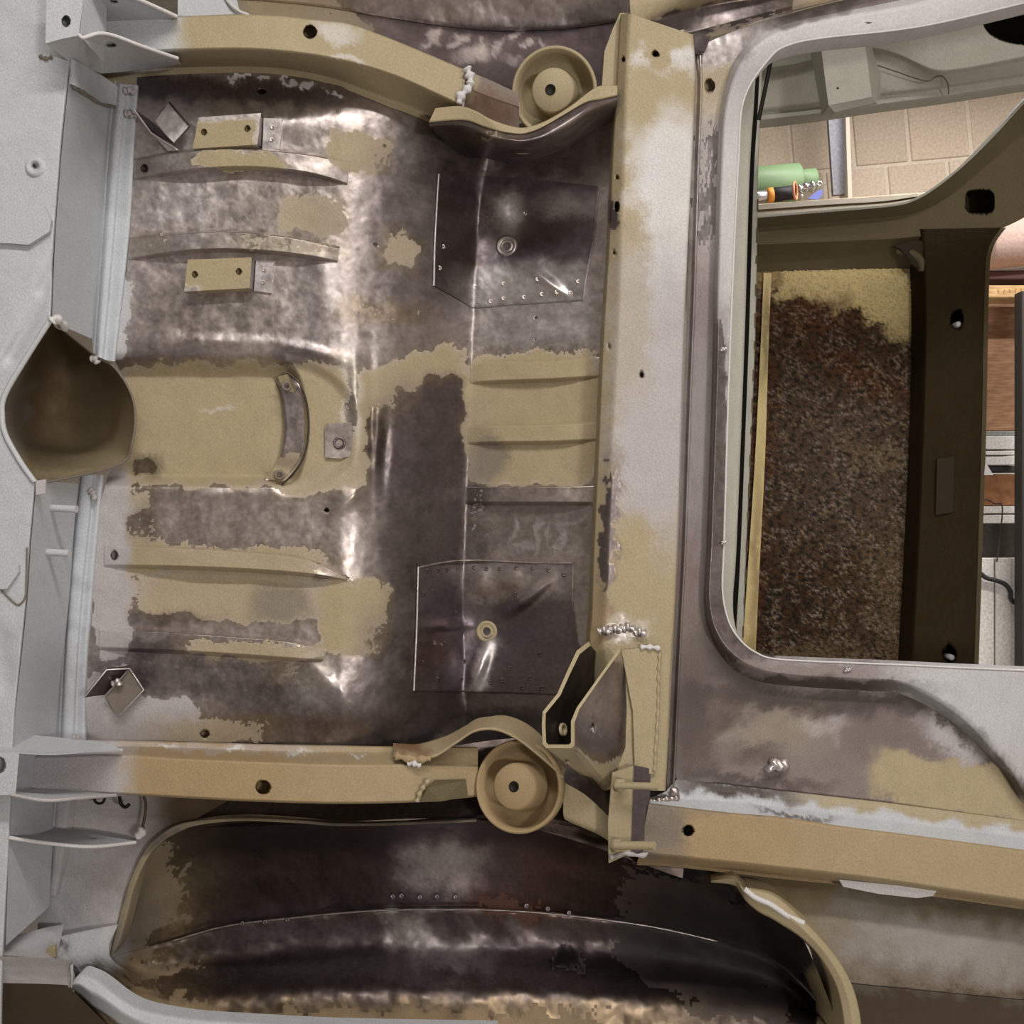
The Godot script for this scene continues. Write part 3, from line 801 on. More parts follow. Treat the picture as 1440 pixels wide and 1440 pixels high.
func rear_pan() -> void:
	dent(740, 335, 66, 40, 0, -0.022)
	dent(704, 296, 15, 40, -18, 0.007)
	dent(765, 392, 34, 7, 38, 0.009)
	dent(700, 880, 62, 48, 0, -0.022)
	dent(745, 838, 36, 8, -38, 0.014)
	dent(628, 880, 26, 7, -2, 0.011)
	dent(674, 940, 9, 34, 22, 0.012)
	dent(676, 818, 16, 18, 0, 0.008)
	dent(720, 816, 26, 14, 0, 0.008)
	dent(455, 400, 22, 80, 0, 0.006)
	dent(330, 170, 130, 14, 3, 0.005)
	dent(500, 600, 9, 90, 0, 0.006)
	dent(522, 600, 7, 90, 0, -0.004)
	dent(490, 702, 24, 12, -40, 0.007)
	dent(455, 955, 40, 14, 45, 0.006)
	dent(575, 410, 30, 60, 20, 0.003)
	dent(300, 480, 90, 10, 2, 0.004)
	dent(440, 495, 40, 9, 12, 0.005)
	dent(320, 695, 120, 8, 0, 0.003)
	dent(540, 640, 8, 60, 4, -0.004)
	var holes := [[368, 129, 7, 4, 0.03], [203, 237, 6, 7, 0.03], [161, 781, 6, 8, 0.03], [288, 1032, 7, 6, 0.03], [459, 717, 4, 3.5, 0.02], [754, 447, 2.2, 2.2, 0.01], [752, 477, 2.2, 2.2, 0.01], [541, 206, 3, 3, 0.006], [529, 344, 3, 3, 0.006], [477, 623, 4, 5, 0.012]]
	var tops := PackedVector2Array([Vector2(112, 106), Vector2(200, 104), Vector2(350, 100), Vector2(460, 112), Vector2(540, 136), Vector2(600, 158), Vector2(680, 182), Vector2(880, 150)])
	var rows := []
	for j in 25:
		var row := []
		var t := j / 24.0
		for i in 24:
			var u := i / 23.0
			var xl := xat([[100, 193], [200, 188], [330, 181], [385, 178], [420, 160], [505, 160], [530, 176], [566, 188], [640, 180], [668, 145], [740, 139], [830, 130], [940, 122], [1062, 116]], lerpf(100, 1062, t))
			var xr := xat([[100, 884], [300, 872], [500, 862], [700, 852], [900, 842], [1062, 830]], lerpf(100, 1062, t))
			var x := lerpf(xl, xr, u)
			var y0 := 0.0
			for k in tops.size() - 1:
				if x >= tops[k].x and x <= tops[k + 1].x:
					y0 = lerpf(tops[k].y, tops[k + 1].y, (x - tops[k].x) / (tops[k + 1].x - tops[k].x))
			row.append(Vector3(x, lerpf(y0, 1062, t), 0))
		rows.append(row)
	var f := sheet(body, "floor_pan", rows, 345, "pan", {"nv": 19, "straight": true, "zf": pan, "holes": holes})
	f.set_meta("label", "pressed rear floor pan of bare steel with khaki primer patches")
	# pressed ribs
	rib(f, V([186, 223, 262, 210, 350, 207, 430, 214, 492, 226]), V([188, 256, 270, 244, 350, 240, 430, 248, 488, 263]), 0.019, 190, [[203, 237, 5.5, 6.5, 0.022]])
	rib(f, V([184, 333, 260, 325, 330, 323, 410, 331, 478, 346]), V([180, 369, 262, 358, 330, 356, 410, 362, 474, 372]), 0.019, 150)
	rib(f, V([147, 764, 250, 768, 350, 774, 430, 784, 494, 812]), V([147, 800, 250, 802, 350, 806, 430, 812, 484, 818]), 0.021, 210, [[161, 781, 5.5, 7.5, 0.024]])
	rib(f, V([140, 882, 240, 886, 340, 893, 410, 900, 462, 912]), V([139, 916, 240, 920, 340, 926, 410, 931, 452, 933]), 0.021, 160)
	rib(f, V([662, 508, 700, 506, 780, 505, 849, 498]), V([662, 543, 700, 541, 780, 538, 849, 533]), 0.013, 90)
	rib(f, V([660, 597, 700, 596, 780, 594, 844, 592]), V([658, 628, 700, 627, 780, 626, 845, 622]), 0.013, 90)
	rib(f, V([657, 682, 700, 681, 780, 681, 840, 680]), V([655, 712, 700, 712, 780, 712, 840, 712]), 0.018, 90)
	# patch plates round the shock absorber mountings
	var u1 := sheet(body, "patch_plate", plate_rows([[617, 245, 843, 262], [612, 330, 836, 330], [610, 402, 823, 400], [640, 418, 822, 412], [664, 433, 820, 422]], 0.0022), 120, "plate_up", {"nv": [40, 36, 8, 6, 3, 2], "straight": true, "zf": pan})
	u1.set_meta("label", "dark steel repair plate below the upper spring cup")
	var u2 := sheet(body, "patch_plate", plate_rows([[588, 797, 806, 793], [586, 850, 806, 850], [584, 910, 812, 900], [582, 971, 836, 979]], 0.0022), 120, "plate_low", {"nv": [26, 30, 30, 3], "straight": true, "zf": pan})
	u2.set_meta("label", "dark brown spot-welded repair plate above the lower spring cup")
	pbar(u1, "weld_seam", [Vector3(617, 245, pan(617, 245) + .003), Vector3(612, 330, pan(612, 330) + .003), Vector3(610, 402, pan(610, 402) + .003)], 0.0016, steel, "L", 12)
	pbar(u2, "weld_seam", [Vector3(588, 797, pan(588, 797) + .003), Vector3(586, 880, pan(586, 880) + .003), Vector3(582, 971, pan(582, 971) + .003)], 0.0016, steel, "L", 12)
	pbar(u2, "weld_seam", [Vector3(588, 798, pan(588, 798) + .003), Vector3(630, 790, pan(630, 790) + .003), Vector3(668, 788, pan(668, 788) + .003), Vector3(740, 791, pan(740, 791) + .003), Vector3(805, 792, pan(805, 792) + .003)], 0.0014, steel, "M", 40, 1.0)
	for q in [[713, 347, "M", u1], [685, 888, "K", u2]]:
		lathe(q[3], "mounting_boss", P(q[0], q[1], pan(q[0], q[1])), Vector3(-0.25, 0.1, 1), [[0.017, -0.004], [0.0165, 0.004], [0.013, 0.006], [0.0105, 0.003], [0.0095, 0.003], [0.008, 0.005], [0.006, 0.004], [0.005, -0.012], [0.0, -0.012]], q[2], 32)
	# spot welds on the plates
	for w in [[600, 803], [615, 802], [627, 801], [667, 798], [684, 800], [704, 800], [726, 799], [749, 799], [772, 802], [793, 808], [608, 832], [595, 835], [725, 832], [594, 932], [615, 955], [648, 955], [652, 930], [706, 957], [690, 960], [717, 940], [735, 967], [745, 954], [762, 968], [760, 920], [640, 862], [625, 905]]:
		lathe(u2, "spot_weld", P(w[0], w[1], pan(w[0], w[1]) + 0.0022), Vector3(0, 0, 1), [[0.0036, 0.0], [0.003, 0.0012], [0.0016, 0.0002], [0.0, 0.0]], "N", 10)
	for w in [[690, 424], [708, 420], [737, 418], [762, 414], [783, 411], [802, 412], [708, 399], [756, 393], [618, 377], [623, 347], [738, 300], [813, 396]]:
		lathe(u1, "spot_weld", P(w[0], w[1], pan(w[0], w[1]) + 0.0022), Vector3(0, 0, 1), [[0.0036, 0.0], [0.003, 0.0012], [0.0016, 0.0002], [0.0, 0.0]], "M", 10)
	# strap at the end of the tunnel recess
	var so := V([404, 524, 420, 538, 431, 566, 434, 604, 428, 640, 414, 664, 396, 681])
	var si := V([386, 534, 394, 548, 399, 572, 401, 604, 396, 636, 386, 656, 370, 676])
	var hz := []
	for r in [[si, 0.002], [si, 0.006], [so, 0.006], [so, 0.001]]:
		var row := []
		for i in r[0].size():
			var p: Vector3 = r[0][i]
			var edge: Vector3 = so[i]
			row.append(Vector3(p.x, p.y, pan(edge.x + 6, edge.y) - 0.016 + r[1]))
		hz.append(row)
	paints["strap"] = {"base": "M", "patches": [[412, 600, 16, 60, 0, "D", 0.8, 0.5], [395, 660, 30, 18, 0, "K", 0.5, 0.8]]}
	var sp := sheet(body, "tunnel_strap", hz, 70, "strap", {"nv": [2, 10, 2]})
	sp.set_meta("label", "curved bare steel strap across the tunnel end")
	pbar(sp, "strap_edge", V3([404, 524, -.005, 420, 538, -.005, 431, 566, -.005, 434, 604, -.005, 428, 640, -.005, 414, 664, -.005, 396, 682, -.005]), 0.0014, steel, "N", 40)
	plate(sp, "strap_tab", V3([390, 530, -.008, 404, 526, -.002, 416, 544, -.004, 414, 552, -.012, 400, 550, -.014]), 0.003, "K")
	plate(sp, "strap_tab", V3([378, 664, -.012, 396, 660, -.004, 404, 668, -.006, 396, 676, -.010, 376, 674, -.014]), 0.003, "K")
	for q in [[403, 543], [393, 668]]:
		lathe(sp, "bolt_hole", P(q[0], q[1], -0.001), Vector3(0.2, 0.2, 1), [[0.007, -0.002], [0.0065, 0.002], [0.004, 0.002], [0.0035, -0.008], [0, -0.008]], "Z", 20)
	# captive nut plate
	var np := plate(body, "nut_plate", V3([457, 600, -.004, 462, 596, -.004, 495, 594, -.004, 496, 640, -.006, 478, 645, -.005, 457, 643, -.004]), 0.003, "M")
	lathe(np, "nut_hole", P(477, 623, -0.004), Vector3(0, 0, 1), [[0.009, 0.0], [0.008, 0.002], [0.0055, 0.001], [0.004, -0.01], [0, -0.01]], "D", 20)
	# seat belt blocks with two tapped holes and a spot-welded tab
	mount_block([[271, 209], [279, 165], [367, 159], [362, 203]], [371, 168, 370, 209], [[371, 166], [397, 167], [393, 210], [369, 209]], [[287, 186], [348, 181]], "upper khaki mounting block with two holes and a bare tab")
	mount_block([[259, 410], [264, 365], [354, 362], [351, 405]], [361, 368, 358, 410], [[360, 366], [385, 367], [381, 412], [357, 409]], [[274, 386], [336, 382]], "lower khaki mounting block with two holes and a bare tab")
	# folded clips near the front corners of the pan
	var c1 := plate(body, "folded_clip", V3([187, 152, .034, 214, 171, .044, 247, 203, .026, 212, 186, .018]), 0.0025, "N", Vector3(0.3, -0.7, -0.6))
	pbar(c1, "clip_edge", V3([187, 152, .036, 213, 187, .022, 250, 211, .018]), 0.0014, steel, "L")
	pbar(c1, "clip_edge", V3([238, 144, .022, 267, 177, .022, 244, 203, .026]), 0.0012, steel, "N")
	plate(c1, "clip_leaf", V3([218, 170, .024, 238, 144, .020, 267, 177, .020, 244, 203, .024]), 0.003, "L")
	plate(c1, "clip_foot", V3([213, 187, .014, 222, 186, .015, 253, 212, .014, 236, 212, .012]), 0.002, "L")
	c1.set_meta("label", "folded bare steel clip near the upper corner of the pan")
	var c2 := plate(body, "folded_clip", V3([118, 981, .040, 150, 942, .036, 182, 940, .004, 165, 960, .004, 148, 977, .006]), 0.003, "D", Vector3(0, 1, -0.2))
	plate(c2, "clip_leaf", V3([182, 940, .014, 202, 970, .014, 169, 1005, .012, 160, 1000, .012, 148, 978, .012, 166, 958, .010]), 0.004, "Z")
	pbar(c2, "clip_edge", V3([148, 978, .014, 165, 960, .014, 182, 940, .016, 202, 970, .016, 169, 1005, .014]), 0.0012, steel, "L")
	pbar(c2, "clip_edge", V3([118, 981, .041, 150, 942, .037, 182, 940, .016]), 0.0012, steel, "L")
	pbar(c2, "weld_bead", V3([158, 962, .016, 166, 958, .018, 168, 964, .016]), 0.004, steel, "L", 6, 2.0)
	c2.set_meta("label", "folded dark steel clip near the lower corner of the pan")

func xat(t: Array, y: float) -> float:
	for k in t.size() - 1:
		if y <= t[k + 1][0]:
			return lerpf(t[k][1], t[k + 1][1], clampf((y - t[k][0]) / float(t[k + 1][0] - t[k][0]), 0.0, 1.0))
	return t[t.size() - 1][1]

func plate_rows(spans: Array, high: float) -> Array:
	var rows := []
	for s in spans:
		var row := []
		for i in 13:
			var u := i / 12.0
			row.append(Vector3(lerpf(s[0], s[2], u), lerpf(s[1], s[3], u) - 3.0 * sin(u * PI) * (1.0 if s == spans[0] else 0.2), high))
		row.insert(0, Vector3(s[0] - 0.6, s[1], -0.003))
		row.append(Vector3(s[2] + 0.6, s[3], -0.003))
		rows.append(row)
	rows.append(moved(rows[rows.size() - 1], Vector3(0, 0.8, -0.004)))
	return rows

func mount_block(face: Array, side: Array, tab: Array, drill: Array, label: String) -> void:
	var hi := 0.020
	var f := []
	for p in face:
		f.append(Vector3(p[0], p[1], pan(p[0], p[1]) + hi))
	var rows := []
	# front face grid with drilled holes
	var top := [f[1], f[2]]
	var bot := [f[0], f[3]]
	var hs := []
	for d in drill:
		hs.append([d[0], d[1], 4.4, 5.4, 0.016])
	paints["block"] = {"base": "K", "warp": 6.0, "patches": [[320, 163, 60, 6, -4, "L", 0.5, 0.9], [265, 408, 14, 6, 0, "L", 0.5, 0.8], [364, 180, 5, 24, 4, "L", 0.5, 0.7]]}
	var o := sheet(body, "mount_block", [dropped(top, -0.006), top, bot, dropped(bot, -0.006)], 60, "block", {"nv": [3, 30, 3], "crease": true, "straight": true, "holes": hs})
	o.set_meta("label", label)
	var r0 := [f[2], f[3]]
	var r1 := [Vector3(side[0], side[1], pan(side[0], side[1]) - 0.002), Vector3(side[2], side[3], pan(side[2], side[3]) - 0.002)]
	sheet(o, "block_end", [r0, r1], 4, "plate_up", {"nv": 3, "straight": true})
	var l0 := [f[1], f[0]]
	sheet(o, "block_end", [l0, dropped(l0, -0.006)], 4, "block", {"nv": 3, "straight": true})
	var t := []
	for p in tab:
		t.append(Vector3(p[0], p[1], pan(p[0], p[1]) + 0.004))
	var tb := plate(o, "welded_tab", t, 0.004, "L")
	for k in [0.3, 0.7]:
		var c: Vector3 = ((t[0] + t[1]) * 0.5).lerp((t[2] + t[3]) * 0.5, k)
		lathe(tb, "spot_weld", P(c.x, c.y, c.z), Vector3(0, 0, 1), [[0.0036, 0.0], [0.003, 0.0012], [0.0014, 0.0], [0.0, 0.0]], "M", 10)

func rails() -> void:
	# upper rail: top edge, face, lower edge, underside
	var zc := [0.10, 0.10, 0.10, 0.098, 0.092, 0.08, 0.062, 0.045, 0.03, 0.022]
	var xt := [108, 30, 200, 26, 300, 21, 349, 20, 395, 22, 438, 27, 489, 33, 533, 48, 578, 66, 656, 99]
	var xb := [108, 78, 200, 73, 300, 70, 349, 70, 395, 73, 444, 79, 489, 88, 533, 100, 578, 117, 650, 150]
	var xu := [108, 112, 200, 98, 300, 93, 367, 93, 411, 97, 456, 106, 500, 121, 544, 139, 589, 156, 664, 192]
	var top := []
	var bot := []
	var und := []
	for i in 10:
		top.append(Vector3(xt[i * 2], xt[i * 2 + 1], zc[i]))
		bot.append(Vector3(xb[i * 2], xb[i * 2 + 1], zc[i]))
		und.append(Vector3(xu[i * 2], xu[i * 2 + 1], pan(xu[i * 2], xu[i * 2 + 1] + 8)))
	var rows := [dropped(top, -0.05), moved(top, Vector3(0, 0, -0.006)), moved(top, Vector3(0, 2.0, 0)), moved(bot, Vector3(0, -2.5, 0)), moved(bot, Vector3(0, 0.5, -0.005)), und, moved(und, Vector3(0, 10, 0.002))]
	var r := sheet(body, "chassis_rail", rows, 330, "rail_up", {"nv": [6, 2, 30, 2, 10, 4], "across": "line", "holes": [[436, 45, 10, 10, 0.05]], "zf": func(x, y): return wave(x, y) * 0.35})
	r.set_meta("label", "upper khaki chassis rail curving down to the spring cup")
	pbar(r, "weld_bead", V3([656, 96, .03, 660, 104, .03, 662, 116, .03, 658, 124, .03, 649, 134, .03, 645, 146, .03]), 0.0055, primer, "W", 26, 2.2)
	paints["stub"] = {"base": "Z", "patches": [[690, 150, 40, 20, 20, "R", 0.7, 0.5], [660, 120, 14, 20, 0, "K", 0.5, 0.8]]}
	sheet(r, "rail_stub", [V3([655, 99, .016, 690, 113, .012, 730, 132, .008]), V3([655, 122, .022, 690, 136, .018, 730, 150, .012]), V3([655, 124, .020, 690, 139, .016, 730, 152, .010]), V3([652, 160, .0, 690, 172, -.002, 730, 182, -.004])], 40, "stub", {"nv": 8, "zf": wave})
	# lower rail
	zc = [0.085, 0.085, 0.085, 0.083, 0.078, 0.066, 0.046, 0.004]
	xt = [22, 1064, 100, 1062, 170, 1061, 260, 1066, 360, 1070, 470, 1074, 580, 1074, 672, 1076]
	xb = [22, 1110, 100, 1114, 170, 1117, 260, 1122, 360, 1127, 470, 1130, 580, 1128, 672, 1120]
	top = []
	bot = []
	for i in 8:
		top.append(Vector3(xt[i * 2], xt[i * 2 + 1], zc[i]))
		bot.append(Vector3(xb[i * 2], xb[i * 2 + 1], zc[i]))
	var fl := V([22, 1052, 100, 1052, 170, 1050, 260, 1052, 360, 1056, 470, 1058, 580, 1058, 672, 1058], 0.0)
	var fl2 := V([22, 1040, 100, 1040, 170, 1041, 260, 1043, 360, 1046, 470, 1048, 580, 1050, 672, 1050], -0.004)
	rows = [moved(fl2, Vector3(0, 0, -0.01)), moved(fl2, Vector3(0, 1, 0.004)), moved(fl, Vector3(0, 0, 0.004)), moved(top, Vector3(0, 0, -0.005)), moved(top, Vector3(0, 2.5, 0)), moved(bot, Vector3(0, -2.0, 0)), moved(bot, Vector3(0, 0.5, -0.006)), dropped(bot, -0.06)]
	r = sheet(body, "chassis_rail", rows, 330, "rail_low", {"nv": [1, 5, 6, 2, 30, 2, 6], "holes": [[370, 1107, 10.5, 10.5, 0.05], [31, 1080, 6, 7, 0.05]], "zf": func(x, y): return wave(x, y) * 0.35})
	r.set_meta("label", "lower khaki chassis rail running straight to the spring cup")
	pbar(r, "weld_bead", V3([586, 1128, .05, 590, 1116, .05, 597, 1104, .05, 604, 1096, .05]), 0.003, primer, "K", 20, 1.5)
	pbar(r, "weld_bead", V3([573, 1072, .05, 584, 1074, .052, 592, 1076, .05]), 0.004, primer, "W", 10, 2.0)
	plate(r, "rail_patch", V3([592, 1128, .048, 600, 1108, .048, 612, 1098, .045, 655, 1097, .026, 658, 1120, .026, 620, 1127, .044]), 0.004, "V")

func cup(called: String, at: Vector3, axis: Vector3, rr: float, col: String, label: String, notch: Vector3) -> void:
	var o := lathe(body, "spring_cup", at, axis, [[rr - 0.006, -0.03], [rr, -0.024], [rr + 0.002, -0.002], [rr, 0.001], [rr - 0.003, 0.0], [rr - 0.006, -0.022], [rr - 0.012, -0.034], [rr * 0.66, -0.042], [rr * 0.56, -0.040], [rr * 0.54, -0.034], [rr * 0.52, 0.008], [rr * 0.50, 0.013], [rr * 0.46, 0.015], [0.0, 0.015]], col, 64)
	o.set_meta("label", label)
	paints["dark"] = {"base": "X", "patches": []}
	# black disc on the cup nose, painting in the shade of a hole
	var a := axis.normalized()
	lathe(o, "dark_centre_disc", at + a * 0.0152 + notch, a, [[0.0075, 0.0], [0.0070, 0.0012], [0.0060, 0.0010], [0.0055, 0.0002], [0.0, 0.0002]], "X", 20)

func springs() -> void:
	cup("spring_cup", P(779, 129, 0.006), Vector3(-0.17, -0.26, 1), 0.0585, "K", "upper khaki spring cup with a round nose", Vector3(-0.003, 0.001, 0.0))
	cup("spring_cup", P(728, 1106, 0.034), Vector3(-0.38, 0.24, 1), 0.061, "O", "lower khaki spring cup with a round nose", Vector3.ZERO)
	# wavy cradle under the upper cup
	var lt := V3([612, 153, .020, 646, 150, .032, 669, 157, .042, 691, 169, .050, 718, 178, .054, 740, 180, .056, 769, 170, .058, 802, 150, .056, 831, 128, .050, 847, 121, .042, 868, 121, .036])
	var lb := V3([603, 172, .020, 652, 169, .034, 680, 178, .044, 700, 184, .052, 716, 187, .056, 736, 188, .058, 760, 180, .060, 792, 162, .058, 824, 144, .052, 847, 139, .044, 868, 134, .038])
	var t1 := V3([604, 178, .022, 650, 180, .036, 678, 190, .048, 698, 196, .060, 717, 200, .066, 740, 201, .068, 768, 194, .068, 798, 178, .064, 826, 160, .056, 846, 152, .040, 868, 146, .030])
	var tb := V3([609, 180, -.03, 647, 204, -.05, 680, 210, -.06, 700, 214, -.06, 718, 217, -.06, 747, 217, -.06, 780, 211, -.06, 804, 204, -.06, 824, 192, -.06, 846, 184, -.06, 866, 178, -.06])
	var cu := sheet(body, "spring_cradle", [dropped(lt, -0.05), moved(lt, Vector3(0, -1, -0.002)), lt, lb, moved(lb, Vector3(0, 1, -0.004))], 140, "khaki_band", {"nv": [5, 1, 6, 1]})
	cu.set_meta("label", "wavy khaki cradle edge under the upper spring cup")
	paints["tube"] = {"base": "D", "patches": [[640, 190, 40, 26, 15, "N", 0.5, 0.9], [800, 190, 60, 14, -35, "M", 0.7, 0.9], [690, 194, 30, 8, 10, "K", 0.8, 0.5]]}  # M patch paints in the tube's highlight
	var tu := sheet(cu, "cradle_tube", [moved(lb, Vector3(0, 0, -0.003)), t1, tb, dropped(tb, -0.10)], 140, "tube", {"nv": 14, "across": "curve", "zf": func(x, y): return wave(x, y) * 0.4})
	tu.set_meta("label", "dark bare steel underside of the cradle")
	# arched cradle over the lower cup
	var a0 := V3([553, 1045, .004, 587, 1046, .0, 627, 1035, -.01, 662, 1017, -.016, 700, 1006, -.018, 730, 1012, -.018, 758, 1031, -.014, 786, 1064, -.006, 796, 1078, .0])
	var a1 := V3([553, 1062, .046, 606, 1063, .048, 642, 1042, .050, 668, 1026, .052, 697, 1024, .052, 727, 1037, .052, 757, 1060, .050, 780, 1080, .048, 792, 1092, .046])
	var ar := sheet(body, "spring_cradle", [moved(a0, Vector3(0, 0, -0.03)), a0, a1, moved(a1, Vector3(0, 4, 0.0)), dropped(moved(a1, Vector3(0, 5, 0)), -0.05)], 120, "khaki_arch", {"nv": [3, 14, 2, 10], "zf": func(x, y): return wave(x, y) * 0.5})
	ar.set_meta("label", "arched khaki cradle over the lower spring cup")
	pbar(ar, "weld_bead", V3([555, 1062, .05, 570, 1066, .05, 590, 1068, .05, 606, 1066, .05]), 0.005, primer, "O", 16, 1.8)
	# tail of the lower cradle behind the hanger
	sheet(body, "cradle_tail", [V3([794, 1100, .03, 800, 1104, .02, 826, 1120, .01, 858, 1150, .0]), V3([792, 1140, .03, 808, 1150, .02, 836, 1162, .01, 858, 1176, .0]), V3([794, 1152, .02, 810, 1160, .01, 838, 1172, .0, 858, 1184, -.01])], 40, "khaki_arch", {"nv": 10, "across": "curve"})

func crossmember() -> void:
	var fl := V([886, 20, 881, 110, 877, 233, 873, 333, 868, 480, 860, 620, 853, 770, 851, 860, 848, 905, 856, 960, 866, 1060, 872, 1110], 0.035)
	var fr := V([974, 48, 977, 110, 972, 233, 967, 333, 961, 480, 957, 620, 952, 770, 948, 860, 945, 905, 942, 960, 938, 1060, 935, 1112], 0.035)
	var sl := V([873, 20, 868, 110, 861, 233, 857, 333, 848, 480, 842, 620, 835, 770, 832, 860, 829, 905, 836, 960, 846, 1060, 852, 1110], 0.014)
	var holes := [[922, 76, 5, 5, 0.03], [902, 527, 3.6, 3.6, 0.02], [868, 291, 4, 9, 0.03], [877, 84, 3, 5, 0.02], [868, 250, 3, 5, 0.012], [864, 356, 3, 5, 0.012], [857, 488, 2.5, 4, 0.01], [920, 1014, 3, 3, 0.005]]
	var rows := [dropped(sl, -0.09), sl, moved(fl, Vector3(-2, 0, -0.003)), moved(fl, Vector3(2, 0, 0)), moved(fr, Vector3(-2, 0, 0)), moved(fr, Vector3(1, 0, -0.004)), moved(dropped(fr, 0.0), Vector3(3, 0, 0))]
	var c := sheet(body, "crossmember", rows, 430, "cross", {"nv": [6, 8, 2, 40, 2, 3], "holes": holes, "zf": func(x, y): return wave(x, y) * 0.5})
	c.set_meta("label", "upright crossmember with khaki and scuffed pale patches")
	for w in [[850, 888, 8], [866, 886, 8], [884, 884, 8], [900, 890, 6]]:
		pbar(c, "weld_bead", [Vector3(w[0] - w[2], w[1], 0.038), Vector3(w[0], w[1] - 2, 0.04), Vector3(w[0] + w[2], w[1] + 2, 0.038)], 0.005, steel, "L", 8, 2.2)
	# spring hanger: a folded channel of thick plate
	var f := V3([828, 902, .06, 811, 915, .085, 797, 945, .10, 784, 975, .115, 763, 1001, .135, 762, 1020, .137, 763, 1046, .139, 768, 1052, .139, 804, 1052, .139, 808, 1048, .139, 808, 1016, .137, 815, 997, .133, 842, 958, .11, 873, 915, .07])
	var inn := V3([830, 908, .06, 815, 920, .085, 801, 949, .10, 788, 978, .115, 767.5, 1003, .135, 767, 1020, .137, 768, 1044, .139, 771, 1047, .139, 800, 1047, .139, 803, 1044, .139, 803, 1014, .137, 811, 995, .133, 839, 956, .11, 870, 912, .07])
	var bk := V3([838, 915, .02, 834, 930, .02, 832, 950, .02, 830, 975, .02, 828, 1000, .015, 826, 1040, .01, 826, 1090, .0, 836, 1104, .0, 850, 1112, .0, 862, 1110, .01, 878, 1090, .02, 886, 1056, .025, 884, 1000, .03, 878, 940, .036])
	var inb := V3([840, 918, .015, 838, 930, .015, 836, 950, .015, 835, 975, .015, 834, 1000, .01, 832, 1036, .005, 832, 1080, .0, 840, 1094, .0, 850, 1100, .0, 858, 1098, .005, 870, 1080, .01, 878, 1050, .015, 878, 1000, .02, 874, 940, .03])
	var h := sheet(body, "spring_hanger", [bk, f], 130, "hanger", {"nv": 24, "straight": true, "crease": true, "holes": [[833, 1023, 3.4, 8, 0.012], [793, 1069, 7, 3.2, 0.012]]})
	h.set_meta("label", "folded thick steel channel standing out beside the lower spring cup")
	sheet(h, "channel_lining", [inn, inb], 130, "hanger_in", {"nv": 10, "straight": true})
	sheet(h, "channel_edge", [moved(f, Vector3(0, 0, 0.0005)), moved(inn, Vector3(0, 0, 0.0005))], 130, "khaki", {"nv": 1, "straight": true})
	lathe(h, "bolt_hole", P(792, 1026, 0.10), Vector3(0.9, 0.2, 0.6), [[0.009, -0.001], [0.008, 0.002], [0.005, 0.002], [0.004, -0.003], [0, -0.003]], "K", 20)
	sheet(body, "hanger_plate", [V3([874, 914, .042, 900, 911, .042, 928, 911, .041]), V3([890, 1000, .042, 905, 1000, .042, 926, 1000, .041]), V3([893, 1088, .042, 905, 1088, .042, 920, 1088, .041])], 20, "khaki", {"nv": 20})
	pbar(body, "weld_bead", V3([928, 911, .041, 926, 950, .041, 925, 1000, .041, 922, 1050, .041, 920, 1088, .041]), 0.0022, primer, "K", 60, 2.0)
	pbar(body, "weld_bead", V3([900, 910, .043, 915, 910, .044, 929, 912, .043]), 0.003, primer, "W", 12, 2.0)
	# stud bracket at the lower end
	var pl := plate(body, "stud_bracket", V3([861, 1087, .050, 891, 1077, .058, 887, 1200, .058, 856, 1214, .050, 855, 1157, .050]), 0.004, "K")
	pl.set_meta("label", "folded pale khaki bracket carrying two studs")
	plate(pl, "bracket_side", V3([890, 1077, .058, 915, 1081, .040, 914, 1118, .040, 912, 1176, .040, 909, 1201, .040, 886, 1200, .058]), 0.004, "D")
	pbar(pl, "stud", V3([866, 1105, .075, 890, 1105, .088, 926, 1106, .105]), 0.0046, primer, "K")
	pbar(pl, "stud", V3([865, 1189, .075, 890, 1189, .088, 920, 1189, .105]), 0.0055, primer, "K")
	for q in [[872, 1104], [868, 1189]]:
		lathe(pl, "nut", P(q[0], q[1], 0.070), Vector3(0.7, 0, 0.6), [[0.0, 0.007], [0.006, 0.007], [0.009, 0.004], [0.010, -0.006], [0.0, -0.007]], "K", 6, false)
	pbar(pl, "weld_bead", V3([858, 1206, .052, 866, 1204, .054, 880, 1200, .058, 900, 1203, .05, 911, 1200, .044]), 0.003, primer, "P", 20, 2.5)
	pbar(body, "weld_bead", V3([914, 1128, .02, 926, 1126, .022, 938, 1124, .02, 952, 1120, .016, 944, 1108, .02]), 0.005, steel, "M", 24, 2.2)

